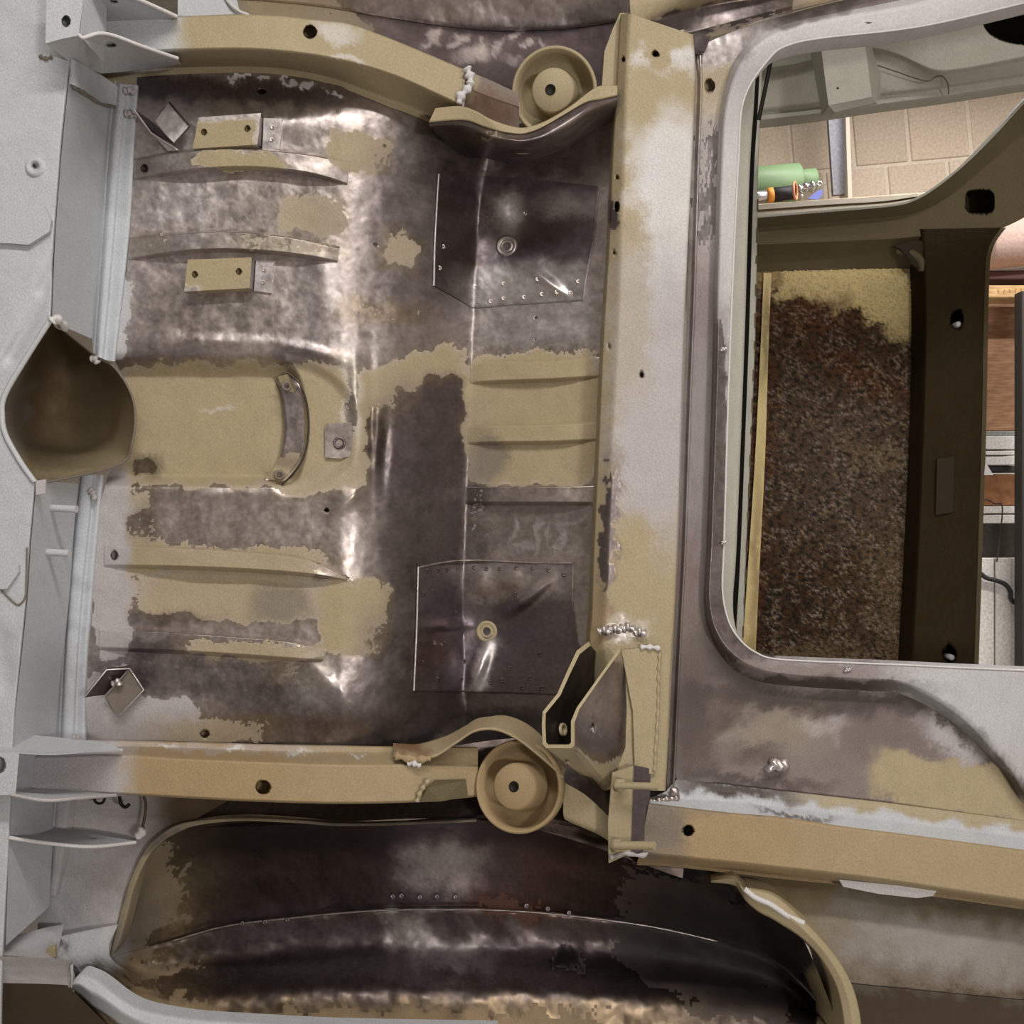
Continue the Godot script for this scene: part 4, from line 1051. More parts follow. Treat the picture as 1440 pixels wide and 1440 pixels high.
func opening() -> void:
	# panel round the boot opening, in rings: outer seam, shoulder, lip, edge, return flange
	var r0 := [1490, -90, 1300, -40, 1180, -2, 1100, 18, 1035, 42, 984, 70, 984, 120, 980, 233, 977, 400, 972, 560, 965, 760, 960, 860, 955, 960, 951, 1096, 1010, 1102, 1100, 1112, 1180, 1121, 1250, 1129, 1330, 1140, 1400, 1149, 1490, 1160]
	var r1 := [1490, -75, 1300, -18, 1185, 10, 1095, 30, 1050, 53, 1020, 92, 1006, 152, 1003, 233, 1000, 400, 996, 560, 990, 760, 985, 850, 997, 905, 1022, 950, 1066, 972, 1128, 979, 1216, 985, 1266, 990, 1330, 1024, 1395, 1086, 1470, 1160]
	var r2 := [1490, -60, 1300, 1, 1193, 21, 1110, 39, 1068, 60, 1040, 90, 1020, 150, 1014, 233, 1009, 400, 1005, 560, 998, 760, 995, 848, 1008, 896, 1036, 928, 1076, 946, 1132, 953, 1220, 958, 1274, 964, 1350, 1008, 1412, 1072, 1490, 1150]
	var r3 := [1490, -8, 1340, 28, 1262, 42, 1160, 53, 1110, 63, 1082, 82, 1046, 140, 1038, 233, 1030, 400, 1024, 560, 1018, 763, 1016, 830, 1024, 872, 1040, 899, 1062, 917, 1094, 927, 1193, 932, 1270, 935, 1340, 938.5, 1400, 941, 1490, 945]
	var a := ext(V(r0, -0.004), 260.0, true)
	var a2 := ext(V(r0, 0.002), 260.0, true)
	var b := []
	var c := V(r2, 0.022)
	var d := ext(V(r3, 0.018), 260.0, true)
	for i in c.size():
		b.append(Vector3(r1[i * 2], r1[i * 2 + 1], -0.006).lerp(c[i], 0.5))
		b[i].z = -0.008
	b = ext(b, 260.0, true)
	b[b.size() - 1] = Vector3(1740, 1196, -0.008)
	c = ext(c, 260.0, true)
	c[c.size() - 1] = Vector3(1750, 1188, 0.022)
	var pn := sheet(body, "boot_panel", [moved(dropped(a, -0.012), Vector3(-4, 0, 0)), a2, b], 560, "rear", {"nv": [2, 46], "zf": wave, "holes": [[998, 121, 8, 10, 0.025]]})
	pn.set_meta("label", "mottled bare steel panel round the boot opening")
	var mid := []
	for i in c.size():
		mid.append(((c[i] as Vector3) * 0.86 + (d[i] as Vector3) * 0.14) + Vector3(0, 0, 0.004))
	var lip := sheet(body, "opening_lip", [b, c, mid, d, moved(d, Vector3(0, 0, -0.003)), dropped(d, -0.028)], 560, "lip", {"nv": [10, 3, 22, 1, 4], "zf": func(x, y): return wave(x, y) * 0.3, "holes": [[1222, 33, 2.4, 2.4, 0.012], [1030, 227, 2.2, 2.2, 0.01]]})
	lip.set_meta("label", "raised rounded lip of the boot opening")
	pbar(lip, "edge_flange", moved(d, Vector3(0, 0, 0.001)), 0.0013, primer, "W", 200)
	# pressed groove between crossmember and panel
	var g := []
	for k in [[0, .0], [5, -.006], [9, .006], [11, .006], [13, -.004], [16, -.001]]:
		g.append(V([974 + k[0], 60, 976 + k[0], 120, 972 + k[0], 233, 967 + k[0], 400, 961 + k[0], 560, 954 + k[0], 760, 949 + k[0], 860, 944 + k[0], 960, 937 + k[0], 1112], k[1]))
	sheet(body, "seam_groove", g, 300, "rear", {"nv": 3, "across": "line", "zf": func(x, y): return wave(x, y) * 0.5})
	# weld blob and rough spots
	for w in [[1095, 1076, 14, "L"], [1018, 491, 4, "L"], [1192, 942, 4, "W"], [1018, 763, 3, "L"]]:
		var q := []
		for i in 8:
			q.append(Vector3(w[0] - w[2] + i * w[2] * 0.28, w[1] + sin(i * 1.7) * w[2] * 0.45, 0.006 + (0.018 if w[2] < 10 else 0.0)))
		pbar(body, "weld_blob", q, 0.00042 * w[2] + 0.0008, steel, w[3], 20, 2.5)

func lower_quarter() -> void:
	var s0 := ext(V([952, 1096, 1020, 1103, 1100, 1112, 1180, 1121, 1250, 1129, 1350, 1142, 1490, 1160], 0.003))
	var s1 := ext(V([938, 1111, 1020, 1115, 1100, 1124, 1180, 1132, 1250, 1141, 1350, 1154, 1490, 1172], 0.007))
	var s2 := ext(V([916, 1122, 1020, 1126, 1100, 1135, 1180, 1144, 1250, 1153, 1350, 1166, 1490, 1184], 0.012))
	var t0 := ext(V([912, 1130, 1020, 1143, 1100, 1150, 1180, 1162, 1250, 1171, 1350, 1184, 1490, 1203], 0.044))
	var t1 := ext(V([900, 1200, 960, 1206, 1100, 1221, 1180, 1230, 1250, 1239, 1350, 1254, 1490, 1275], 0.044))
	var b0 := ext(V([896, 1212, 960, 1216, 1100, 1232, 1180, 1240, 1250, 1248, 1350, 1262, 1490, 1282], -0.02))
	sheet(body, "sill_seam", [moved(s0, Vector3(0, 0, -0.008)), s0, s1, moved(s1, Vector3(0, 1, 0.003)), s2, moved(t0, Vector3(0, -1, -0.006))], 260, "sill_seam", {"nv": [1, 5, 1, 5, 6], "zf": func(x, y): return wave(x, y) * 0.5})
	var r := sheet(body, "sill_rail", [moved(t0, Vector3(0, -1, -0.006)), moved(t0, Vector3(0, 2, 0)), moved(t1, Vector3(0, -2, 0)), moved(t1, Vector3(0, 1, -0.006)), b0, moved(b0, Vector3(0, 5, 0.006)), dropped(moved(b0, Vector3(0, 7, 0)), -0.05)], 260, "sill_rail", {"nv": [2, 34, 2, 6, 2, 2], "holes": [[968, 1168, 7.5, 8.5, 0.05], [1309, 1161, 2.4, 2.4, 0.01]], "zf": func(x, y): return wave(x, y) * 0.4})
	r.set_meta("label", "ochre box rail below the boot opening")
	plate(body, "filler_strip", V3([1180, 1237, .012, 1250, 1244, .012, 1318, 1252, .012, 1312, 1260, .012, 1290, 1263, .012, 1235, 1257, .012, 1186, 1247, .012]), 0.006, "W").set_meta("label", "thin white strip tucked under the ochre rail")
	var q0 := ext(V([1030, 1226, 1100, 1232, 1200, 1243, 1300, 1256, 1400, 1272, 1490, 1286], -0.045))
	var q1 := ext(V([1078, 1266, 1120, 1276, 1200, 1286, 1300, 1298, 1400, 1310, 1490, 1322], -0.02))
	var q2 := ext(V([1168, 1366, 1180, 1372, 1200, 1378, 1300, 1388, 1400, 1398, 1490, 1406], 0.0))
	var q3 := ext(V([1186, 1384, 1192, 1384, 1200, 1386, 1300, 1395, 1400, 1404, 1490, 1411], -0.02))
	var q4 := ext(V([1206, 1500, 1208, 1500, 1200, 1500, 1300, 1500, 1400, 1500, 1490, 1500], -0.20))
	var u := sheet(body, "quarter_panel", [q0, q1, q2, q3, q4], 160, "quarter", {"nv": [12, 30, 4, 30], "across": "curve", "zf": wave_big, "holes": [[1381, 1391, 2, 2, 0.004]]})
	u.set_meta("label", "dull grey-brown inner side of the quarter panel")

func arch_z(u: float) -> float:
	return sqrt(maxf(0.0, 1.0 - pow(clampf((u - 0.5) * 2.0, -1.0, 1.0), 4.0)))

func arches() -> void:
	paints["backing"] = {"base": "N", "patches": [[230, 1140, 60, 40, 0, "B", 0.8, 0.8], [820, 1150, 60, 40, 0, "B", 0.8, 0.6]]}
	sheet(body, "dark_backing", [V([190, 1100, 400, 1100, 700, 1040, 980, 1040], -0.10), V([170, 1170, 400, 1160, 700, 1156, 960, 1235], -0.035)], 80, "backing", {"nv": 12, "zf": wave})  # dark filler sheet added behind the gap between rail and arch
	# lower wheel arch: inner wall, seam, outer tub
	var xs := [150, 190, 240, 320, 420, 520, 620, 720, 820, 920, 1010, 1080, 1130, 1182]
	var top := [1352, 1236, 1176, 1154, 1152, 1156, 1150, 1146, 1160, 1190, 1222, 1262, 1322, 1450]
	var sea := [1350, 1338, 1324, 1302, 1290, 1281, 1279, 1281, 1290, 1304, 1324, 1350, 1390, 1452]
	var tub := [1356, 1390, 1404, 1398, 1392, 1390, 1391, 1394, 1398, 1404, 1412, 1420, 1436, 1454]
	var rows := [[], [], [], [], [], [], []]
	for i in xs.size():
		var u := i / 13.0
		var a := arch_z(u)
		var x: float = xs[i]
		rows[0].append(Vector3(x, top[i], -0.02))
		rows[1].append(Vector3(lerpf(x, 680, 0.01), lerpf(top[i], sea[i], 0.25), -0.03 - 0.10 * a))
		rows[2].append(Vector3(x, lerpf(top[i], sea[i], 0.62), -0.035 - 0.14 * a))
		rows[3].append(Vector3(x, sea[i], -0.04 - 0.165 * a))
		rows[4].append(Vector3(x, lerpf(sea[i], tub[i], 0.5), -0.038 - 0.15 * a))
		rows[5].append(Vector3(x, tub[i], -0.03 - 0.07 * a))
		rows[6].append(Vector3(x, maxf(tub[i] + 30, 1462), -0.02 - 0.05 * a))
	var inner := sheet(body, "wheel_arch_liner", [rows[0], rows[1], rows[2], rows[3]], 330, "arch_low", {"nv": 16, "across": "curve", "zf": wave_big})
	inner.set_meta("label", "dark bare steel lower wheel arch liner")
	var outer := sheet(body, "wheel_arch_tub", [moved(rows[3], Vector3(0, -1, 0.004)), moved(rows[3], Vector3(0, 3, 0.006)), rows[4], rows[5], rows[6]], 330, "arch_low", {"nv": [2, 12, 14, 14], "across": "curve", "zf": wave_big})
	outer.set_meta("label", "dark outer half of the lower wheel arch below its seam")
	var seam := []
	for i in range(2, 11):
		seam.append((rows[3][i] as Vector3) + Vector3(0, 0, 0.009))
	pbar(outer, "weld_seam", seam, 0.0016, steel, "M", 120, 1.0)
	for w in [[340, 1299], [372, 1297], [404, 1294], [552, 1261], [564, 1260], [590, 1262], [614, 1261], [640, 1262], [541, 1232], [602, 1231], [740, 1274], [770, 1278], [800, 1284]]:
		lathe(inner, "spot_weld", P(w[0], w[1], -0.19), Vector3(0, 0.3, 1), [[0.0045, 0.0], [0.0035, 0.002], [0.0015, 0.001], [0.0, 0.001]], "D", 10)
	# front lip of the arch
	var lo := V3([153, 1347, .002, 160, 1318, .002, 167, 1290, .002, 180, 1244, .002, 196, 1208, .002, 213, 1183, .002, 248, 1160, .002, 293, 1152, .0, 350, 1150, -.002, 420, 1153, -.006, 482, 1158, -.01, 580, 1156, -.012, 670, 1152, -.014])
	var li := V3([155, 1348, .008, 166, 1330, .008, 176, 1296, .008, 188, 1250, .008, 204, 1213, .008, 222, 1190, .008, 254, 1168, .008, 296, 1158, .006, 350, 1155, .004, 420, 1158, .0, 482, 1162, -.004, 580, 1160, -.006, 670, 1156, -.008])
	sheet(body, "arch_flange", [moved(lo, Vector3(0, 0, -0.02)), lo, li, dropped(li, -0.03)], 120, "flange", {"nv": [2, 4, 4], "zf": wave})
	# rear lip, torn where it meets the rail
	var ro := V3([1000, 1237, -.01, 1031, 1231, .0, 1047, 1247, .01, 1058, 1250, .014, 1090, 1260, .02, 1131, 1295, .024, 1171, 1339, .026, 1197, 1382, .028, 1210, 1430, .03, 1212, 1480, .03])
	var ri := V3([1000, 1241, -.012, 1034, 1246, .0, 1048, 1266, .012, 1066, 1282, .016, 1090, 1295, .02, 1128, 1320, .024, 1154, 1348, .026, 1176, 1388, .028, 1186, 1436, .03, 1187, 1480, .03])
	var rm := []
	for i in ro.size():
		rm.append((ro[i] as Vector3).lerp(ri[i], 0.45) + Vector3(0, 0, 0.008))
	var rl := sheet(body, "arch_lip", [dropped(moved(ro, Vector3(3, 0, 0)), -0.03), ro, rm, ri, dropped(moved(ri, Vector3(-1, 0, 0)), -0.10)], 140, "khaki_band", {"nv": [3, 5, 5, 6], "across": "line"})
	rl.set_meta("label", "pale khaki rolled lip at the rear of the lower wheel arch")
	pbar(rl, "folded_edge", V3([1047, 1250, .02, 1062, 1262, .024, 1084, 1272, .026, 1108, 1288, .026, 1130, 1298, .026]), 0.004, primer, "W", 30)
	# outer arch edge curving along the bottom of the picture
	var g0 := V3([100, 1383, .06, 110, 1372, .06, 122, 1374, .06, 142, 1384, .06, 178, 1411, .06, 211, 1424, .06, 270, 1434, .06, 340, 1439, .06, 480, 1446, .06, 700, 1450, .06])
	var g1 := V3([98, 1389, .05, 114, 1400, .052, 133, 1418, .052, 152, 1430, .052, 180, 1448, .052, 211, 1462, .052, 270, 1470, .052, 340, 1474, .052, 480, 1480, .052, 700, 1484, .052])
	var g2 := []
	for i in g0.size():
		g2.append((g0[i] as Vector3).lerp(g1[i], 0.45) + Vector3(0, 0, 0.010))
	var gl := sheet(body, "arch_lip", [dropped(g0, 0.03), g0, g2, g1, dropped(g1, 0.0)], 120, "grey", {"nv": 5})
	gl.set_meta("label", "smooth grey outer wheel arch lip along the bottom")
	# upper wheel arch
	var u0 := V3([250, -40, -.06, 340, -40, -.10, 450, -40, -.14, 560, -40, -.16, 680, -40, -.17, 790, -40, -.16, 890, -40, -.14])
	var u1 := V3([250, -4, -.07, 340, -2, -.12, 450, 8, -.18, 560, 26, -.21, 680, 41, -.22, 790, 40, -.21, 890, 26, -.18])
	var u2 := V3([250, 24, -.04, 340, 22, -.06, 450, 32, -.08, 560, 72, -.10, 680, 118, -.11, 790, 126, -.11, 890, 120, -.10])
	var u3 := V3([250, 60, -.03, 340, 60, -.05, 450, 70, -.07, 560, 110, -.09, 680, 160, -.10, 790, 160, -.10, 890, 150, -.10])
	var up := sheet(body, "wheel_arch_liner", [moved(u1, Vector3(0, -1, 0.0)), moved(u1, Vector3(0, 3, 0.006)), u2, u3], 260, "arch_up", {"nv": [2, 26, 8], "zf": wave_big})
	up.set_meta("label", "speckled bare steel upper wheel arch liner")
	var ut := sheet(body, "wheel_arch_tub", [u0, moved(u1, Vector3(0, 0, 0.008)), moved(u1, Vector3(0, 2, 0.003))], 260, "arch_up", {"nv": [14, 1], "zf": wave_big})
	ut.set_meta("label", "upper wheel arch skin above its seam")
	# bracket and corner beyond the upper cup
	plate(body, "corner_bracket", V3([850, 72, .0, 862, 40, .0, 872, 18, .0, 889, 18, .0, 886, 60, .0, 868, 128, .0, 846, 128, .0]), 0.02, "K")
	var ce := sheet(body, "corner_panel", [V3([884, -40, .02, 960, -40, .02, 1060, -50, .01, 1180, -70, .0, 1490, -120, .0]), V3([886, 8, .02, 960, -6, .015, 1050, -18, .0, 1180, -34, -.01, 1490, -90, -.01]), V3([888, 40, .015, 930, 24, .0, 1010, 4, -.03, 1170, -18, -.03, 1490, -80, -.03]), V3([896, 52, .01, 940, 50, -.02, 1000, 40, -.03, 1170, -4, -.02, 1490, -70, -.02]), V3([898, 56, .02, 940, 56, .01, 1000, 52, .006, 1170, 4, .006, 1490, -64, .006])], 160, "corner", {"nv": 10, "zf": wave})
	ce.set_meta("label", "khaki corner with a dark hollow beside the boot opening")
	pbar(ce, "weld_bead", V3([902, 50, .022, 915, 46, .022, 930, 47, .022, 946, 45, .022, 966, 44, .016]), 0.0022, steel, "L", 40, 2.0)
	sheet(body, "corner_gusset", [V3([896, 54, .034, 930, 54, .03, 1000, 50, .012]), V3([930, 60, .03, 960, 66, .022, 992, 72, .01]), V3([960, 70, .034, 974, 74, .02, 986, 78, .004])], 40, "plate_up", {"nv": 10})

func front_corner() -> void:
	# upper bracket at the front of the chassis rail
	var zz := 0.215
	var fp := sheet(body, "rail_bracket", [V3([67, -40, zz, 90, -40, zz, 117, -40, zz]), V3([65, 10, zz, 90, 8, zz, 116, 6, zz]), V3([64, 61, zz, 86, 55, zz, 111, 50, zz])], 36, "grey", {"nv": 34, "holes": [[93, 30, 6.5, 9, 0.03]], "crease": false})
	fp.set_meta("label", "grey bracket with lightening holes at the front of the upper rail")
	var e0 := V3([64, 61, zz, 111, 50, zz, 116, 53, zz - .004, 124, 51, zz - .01, 139, 47, zz - .02, 160, 50, zz - .04, 200, 65, zz - .07, 250, 83, zz - .11])
	var e1 := V3([97, 86, .16, 110, 90, .12, 120, 94, .10, 126, 97, .08, 142, 103, .06, 165, 102, .03, 200, 98, .01, 256, 90, .0])
	sheet(fp, "bracket_side", [e0, e1], 130, "grey", {"nv": 24, "straight": true, "holes": [[156, 63, 8, 4, 0.02]]})
	pbar(fp, "bracket_edge", V3([111, 49, zz, 116, 53, zz, 124, 51, zz - .008, 139, 47, zz - .018, 160, 50, zz - .038, 200, 65, zz - .068, 250, 82, zz - .108]), 0.0022, primer, "W", 50)
	var s0 := V3([117, -40, zz, 116, 6, zz, 112, 50, zz])
	sheet(fp, "bracket_side", [s0, dropped(s0, 0.14)], 30, "grey", {"nv": 14, "straight": true})
	var k0 := V3([116, -26, zz - .01, 160, -12, zz - .03, 192, -2, zz - .05, 248, 23, zz - .10])
	sheet(fp, "bracket_side", [k0, V3([112, 33, .10, 150, 31, .10, 200, 28, .10, 250, 26, .10])], 60, "grey", {"nv": 16, "straight": true, "holes": [[160, 2, 7, 3, 0.02]]})
	pbar(fp, "bracket_edge", k0, 0.0024, primer, "W", 30)
	sheet(body, "rail_cap", [V3([250, -30, .06, 300, -30, .04, 326, -30, .02]), V3([250, 22, .09, 290, 22, .09, 338, 20, .08])], 30, "grey", {"nv": 16, "zf": wave})
	pbar(body, "panel_edge", V3([316, -4, .06, 326, 8, .08, 338, 17, .09, 349, 21, .095]), 0.0024, primer, "W", 20)
	pbar(body, "weld_mark", V3([56, 78, .162, 62, 82, .162, 70, 81, .162, 74, 80, .162]), 0.0022, primer, "Z", 10, 2.0)
	# lower bracket
	var zl := 0.19
	var tf := [V3([-20, 1047, .12, 54, 1044, .10, 110, 1048, .095, 173, 1053, .088]), V3([-20, 1055, zl, 18, 1058, zl, 72, 1061, zl - .01, 126, 1057, zl - .04, 172, 1056, .09])]
	var lb := sheet(body, "rail_bracket", [tf[0], tf[1], moved(tf[1], Vector3(0, 1.5, -0.001)), moved(dropped(tf[1], 0.088), Vector3(0, 2, 0))], 70, "grey", {"nv": [10, 1, 6]})
	lb.set_meta("label", "grey open bracket at the front of the lower rail")
	sheet(lb, "bracket_face", [V3([-20, 1058, zl, 10, 1058, zl, 27, 1059, zl]), V3([-20, 1118, zl, 8, 1118, zl, 22, 1117, zl])], 30, "grey", {"nv": 30, "holes": [[0, 1076, 8, 12, 0.03]]})
	sheet(lb, "bracket_side", [V3([27, 1059, zl, 25, 1080, zl, 22, 1117, zl]), V3([22, 1064, .087, 21, 1085, .087, 20, 1108, .087])], 20, "grey", {"nv": 10})
	var bf := [V3([20, 1106, .087, 70, 1109, .087, 120, 1113, .087, 162, 1117, .086]), V3([16, 1117, zl, 63, 1125, zl, 110, 1122, zl - .03, 162, 1118, .092])]
	sheet(lb, "bracket_shelf", [bf[0], bf[1], moved(bf[1], Vector3(0, 1.5, 0)), moved(bf[1], Vector3(0, 2.5, -0.004))], 70, "grey", {"nv": [10, 1, 1], "holes": [[63, 1118, 5, 2, 0.01]]})
	pbar(lb, "bracket_edge", moved(bf[1], Vector3(0, 0.5, 0)), 0.0022, primer, "P", 40)
	# gusset below it
	var gs := [V3([34, 1171, .03, 60, 1165, .02, 126, 1168, .01, 192, 1178, .004]), V3([12, 1177, .16, 60, 1184, .13, 126, 1190, .10, 190, 1184, .03])]
	var gu := sheet(body, "outrigger_gusset", [gs[0], gs[1], moved(gs[1], Vector3(0, 2.5, -.001)), moved(gs[1], Vector3(0, 3, -0.004))], 70, "grey", {"nv": [10, 1, 1], "holes": [[130, 1179, 6, 2.4, 0.01]]})
	gu.set_meta("label", "thin grey gusset below the lower rail bracket")
	pbar(gu, "gusset_edge", moved(gs[1], Vector3(0, 0.8, 0)), 0.0024, primer, "W", 40)
	pbar(body, "cable_hook", V3([132, 1120, .03, 134, 1127, .03, 139, 1130, .03, 145, 1128, .03, 148, 1120, .03]), 0.0018, primer, "X", 20)
	pbar(body, "cable_hook", V3([168, 1120, .03, 170, 1130, .03, 176, 1135, .03, 182, 1131, .03]), 0.0024, primer, "X", 20)
	pbar(body, "brake_line", V3([202, 1120, .02, 205, 1130, .02, 204, 1145, .02, 200, 1166, .02]), 0.0019, primer, "T", 24)
	pbar(body, "weld_bead", V3([194, 1176, .02, 198, 1170, .022, 201, 1166, .02, 196, 1178, .02]), 0.005, primer, "W", 10, 2.5)
	# pale panels below: inner wing
	var w0 := V([66, 1110, 74, 1130, 90, 1120, 120, 1116, 150, 1116, 240, 1112, 330, 1120], -0.012)
	var w1 := V([60, 1200, 70, 1200, 86, 1200, 120, 1200, 150, 1200, 190, 1200, 200, 1210], -0.012)
	var w2 := V([50, 1345, 60, 1345, 78, 1345, 100, 1345, 130, 1345, 150, 1345, 160, 1345], 0.0)
	var wp := sheet(body, "inner_wing", [w0, w1, w2], 90, "wing", {"nv": 50, "across": "curve", "zf": wave_big})
	wp.set_meta("label", "pale pinkish grey panel in front of the wheel arch")
	sheet(wp, "seam_flange", [V([76, 1126, 72, 1200, 66, 1258], -0.006), V([80, 1126, 76, 1200, 70, 1258], 0.004), V([96, 1126, 88, 1200, 78, 1260], 0.003), V([106, 1126, 96, 1200, 84, 1256], -0.01)], 60, "wing", {"nv": 3})
	sheet(body, "front_valance", [V3([-40, 1318, .10, 14, 1316, .09, 66, 1304, .03, 90, 1300, .01]), V3([-40, 1330, .13, 20, 1334, .12, 64, 1340, .10, 80, 1344, .06]), V3([-40, 1341, .16, 20, 1344, .15, 64, 1350, .12, 104, 1356, .10])], 60, "wing", {"nv": 10, "zf": wave})
	plate(body, "closing_tab", V3([66, 1334, .10, 77, 1330, .10, 78, 1346, .10, 64, 1348, .10]), 0.006, "K")
	# sill end
	var si := sheet(body, "sill", [V3([-420, 1340, .165, 40, 1346, .165, 104, 1355, .165]), V3([-420, 1344, .16, 40, 1350, .16, 100, 1360, .16]), V3([-420, 1352, .15, 40, 1358, .15, 98, 1367, .15]), V3([-420, 1378, .14, 40, 1383, .14, 98, 1389, .14])], 50, "wing", {"nv": [1, 3, 8], "zf": wave})
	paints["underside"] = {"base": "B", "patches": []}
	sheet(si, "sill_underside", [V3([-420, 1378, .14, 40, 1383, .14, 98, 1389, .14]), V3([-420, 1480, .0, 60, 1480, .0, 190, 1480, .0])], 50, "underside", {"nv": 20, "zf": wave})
	si.set_meta("label", "grey sill end with a dark underside in the lower corner")
	sheet(si, "sill_edge", [V3([99, 1358, .165, 100, 1374, .16, 99, 1388, .15]), V3([103, 1355, .166, 103, 1374, .16, 101, 1390, .15])], 12, "grey", {"nv": 2})
	sheet(body, "arch_closing_plate", [V3([80, 1318, .03, 120, 1309, .025, 166, 1300, .012]), V3([78, 1345, .04, 120, 1350, .02, 156, 1347, .012]), V3([104, 1366, .03, 150, 1395, -.02, 230, 1400, -.05]), V3([104, 1400, .0, 180, 1470, -.02, 260, 1470, -.05])], 60, "arch_low", {"nv": 14, "across": "curve", "zf": wave})

func interior() -> void:
	# inner frame beside the opening
	var a0 := V([1052, 84, 1044, 150, 1034, 240, 1024, 480, 1014, 763, 1010, 840, 1014, 880, 1036, 930], -0.05)
	var a1 := V([1064, 84, 1060, 150, 1054, 250, 1047, 480, 1036, 763, 1031, 840, 1034, 880, 1050, 930], -0.06)
	var b0 := V([1070, 60, 1065, 165, 1060, 250, 1053, 480, 1042, 763, 1036, 880, 1034, 950], -0.34)
	var b1 := V([1074, 60, 1069, 165, 1066, 250, 1062, 480, 1050, 763, 1046, 880, 1044, 950], -0.34)
	var fr := sheet(body, "inner_frame", [a0, a1, dropped(a1, -0.30), dropped(moved(b0, Vector3(-2, 0, 0)), -0.47)], 120, "roofside", {"nv": [4, 10, 4]})
	fr.set_meta("label", "grey green inner frame just inside the opening")
	var po := sheet(body, "inner_pillar", [b0, b1, dropped(b1, -0.40)], 120, "roofside", {"nv": [4, 3]})
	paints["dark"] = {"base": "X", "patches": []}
	sheet(po, "dark_gap_wall", [dropped(moved(b0, Vector3(-2, 0, 0)), -0.46), moved(b0, Vector3(-7, 0, -0.03)), moved(b0, Vector3(-1.0, 0, -0.002))], 120, "dark", {"nv": [4, 4]}).set_meta("label", "pillar side wall painted black for the shade of the gap")  # black sheet on the pillar side paints in the gap's shade
	po.set_meta("label", "narrow pale pillar edge inside the opening")
	for k in 16:
		var y := 280.0 + k * 40.0
		var x := xat([[165, 1067], [250, 1063], [480, 1058], [763, 1047], [880, 1042], [960, 1040]], y)
		pbar(po, "flange_slot", [Vector3(x + 3.4, y, -0.3385), Vector3(x + 3.0, y + 16.0 + 6.0 * sin(k * 2.1), -0.3385)], 0.0012, primer, "V")
	# roof side with its oval holes
	var t0 := ext(V([1040, 20, 1110, 10, 1160, 0, 1240, -20, 1320, -40, 1400, -60, 1500, -80], -0.36))
	var t1 := ext(V([1040, 100, 1110, 92, 1160, 80, 1220, 68, 1262, 76, 1312, 98, 1350, 97, 1401, 88, 1500, 68], -0.44))
	var t2 := ext(V([1040, 104, 1110, 97, 1160, 86, 1220, 74, 1262, 82, 1312, 104, 1350, 102, 1401, 93, 1500, 73], -0.46))
	var t3 := ext(V([1040, 158, 1110, 150, 1160, 144, 1230, 133, 1300, 125, 1350, 118, 1440, 104, 1500, 95], -0.50))
	var t4 := ext(V([1040, 162, 1110, 154, 1160, 148, 1230, 136, 1300, 128, 1350, 121, 1440, 107, 1500, 98], -0.515))
	var t5 := ext(V([1040, 172, 1110, 165, 1160, 159, 1232, 148, 1300, 139, 1350, 132, 1440, 118, 1500, 109], -0.515))
	var rows := []
	for q in [t0, t1, t2, t3, t4, t5]:
		rows.append(resample(q, 26, false))
	rows.append(dropped(rows[5], -0.56))
	var rs := sheet(body, "roof_side", rows, 230, "roofside", {"nv": [64, 3, 12, 2, 5, 3], "holes": [[1243, 50, 20, 12, 0.16], [1440, 30, 58, 33, 0.40]], "zf": func(x, y): return wave(x, y) * 0.6})
	rs.set_meta("label", "sage green roof side with dark oval holes")
	#sheet(body, "roof_skin", [V([1000, 40, 1180, 0, 1300, -60, 1560, -140], -0.032), V([1020, 20, 1150, -20, 1300, -80, 1560, -160], -0.37)], 30, "roofside", {"nv": 8})
	pbar(body, "stay_rod", V3([1085, 80, -.30, 1076, 125, -.30, 1067, 168, -.30]), 0.0036, primer, "X")
	pbar(rs, "seam_line", V3([1222, 88, -.436, 1258, 100, -.449, 1290, 111, -.459, 1306, 114, -.463, 1316, 108, -.460, 1326, 108, -.460, 1333, 118, -.472, 1334, 132, -.492]), 0.0011, primer, "V", 30)
	# box bracket hanging from the roof side
	var f := [Vector3(1150, 30, -0.29), Vector3(1212, 26, -0.29), Vector3(1226, 136, -0.31), Vector3(1165, 148, -0.31)]
	paints["boxb"] = {"base": "E", "patches": []}
	var bx := sheet(body, "box_bracket", [[f[0], f[1]], [f[3], f[2]], [Vector3(1174, 158, -0.325), Vector3(1232, 144, -0.325)], [Vector3(1176, 160, -0.44), Vector3(1234, 146, -0.44)]], 12, "boxb", {"nv": [16, 4, 4], "crease": true, "straight": true})
	bx.set_meta("label", "sage green box bracket hanging from the roof side")
	sheet(bx, "bracket_cheek", [[f[1], f[2], Vector3(1232, 144, -0.325)], [Vector3(1214, 30, -0.44), Vector3(1238, 104, -0.44), Vector3(1238, 136, -0.44)]], 12, "boxb", {"nv": 4, "straight": true})
	sheet(bx, "bracket_cheek", [[f[0], f[3], Vector3(1174, 158, -0.325)], dropped([f[0], f[3], Vector3(1174, 158, -0.325)], -0.35)], 12, "boxb", {"nv": 4, "straight": true})
	lathe(bx, "dark_rivet_disc", P(1178, 124, -0.306), Vector3(0, 0, 1), [[0.002, 0.0], [0.0012, 0.0006], [0, 0.0002]], "X", 8)  # small black disc paints in the darkness of a hole
	# far window frame, pillar and rusty side panel
	var r0 := ext(V([1040, 307, 1063, 305, 1160, 297, 1253, 289, 1287, 280, 1320, 260, 1360, 227, 1400, 187, 1440, 143, 1500, 80], -0.60))
	var r1 := ext(V([1040, 322, 1063, 321, 1160, 314, 1250, 306, 1292, 298, 1330, 280, 1368, 250, 1405, 218, 1440, 188, 1500, 130], -0.64))
	var r2 := ext(V([1040, 344, 1063, 344, 1160, 340, 1250, 336, 1296, 332, 1340, 330, 1376, 328, 1405, 322, 1440, 306, 1500, 270], -0.63))
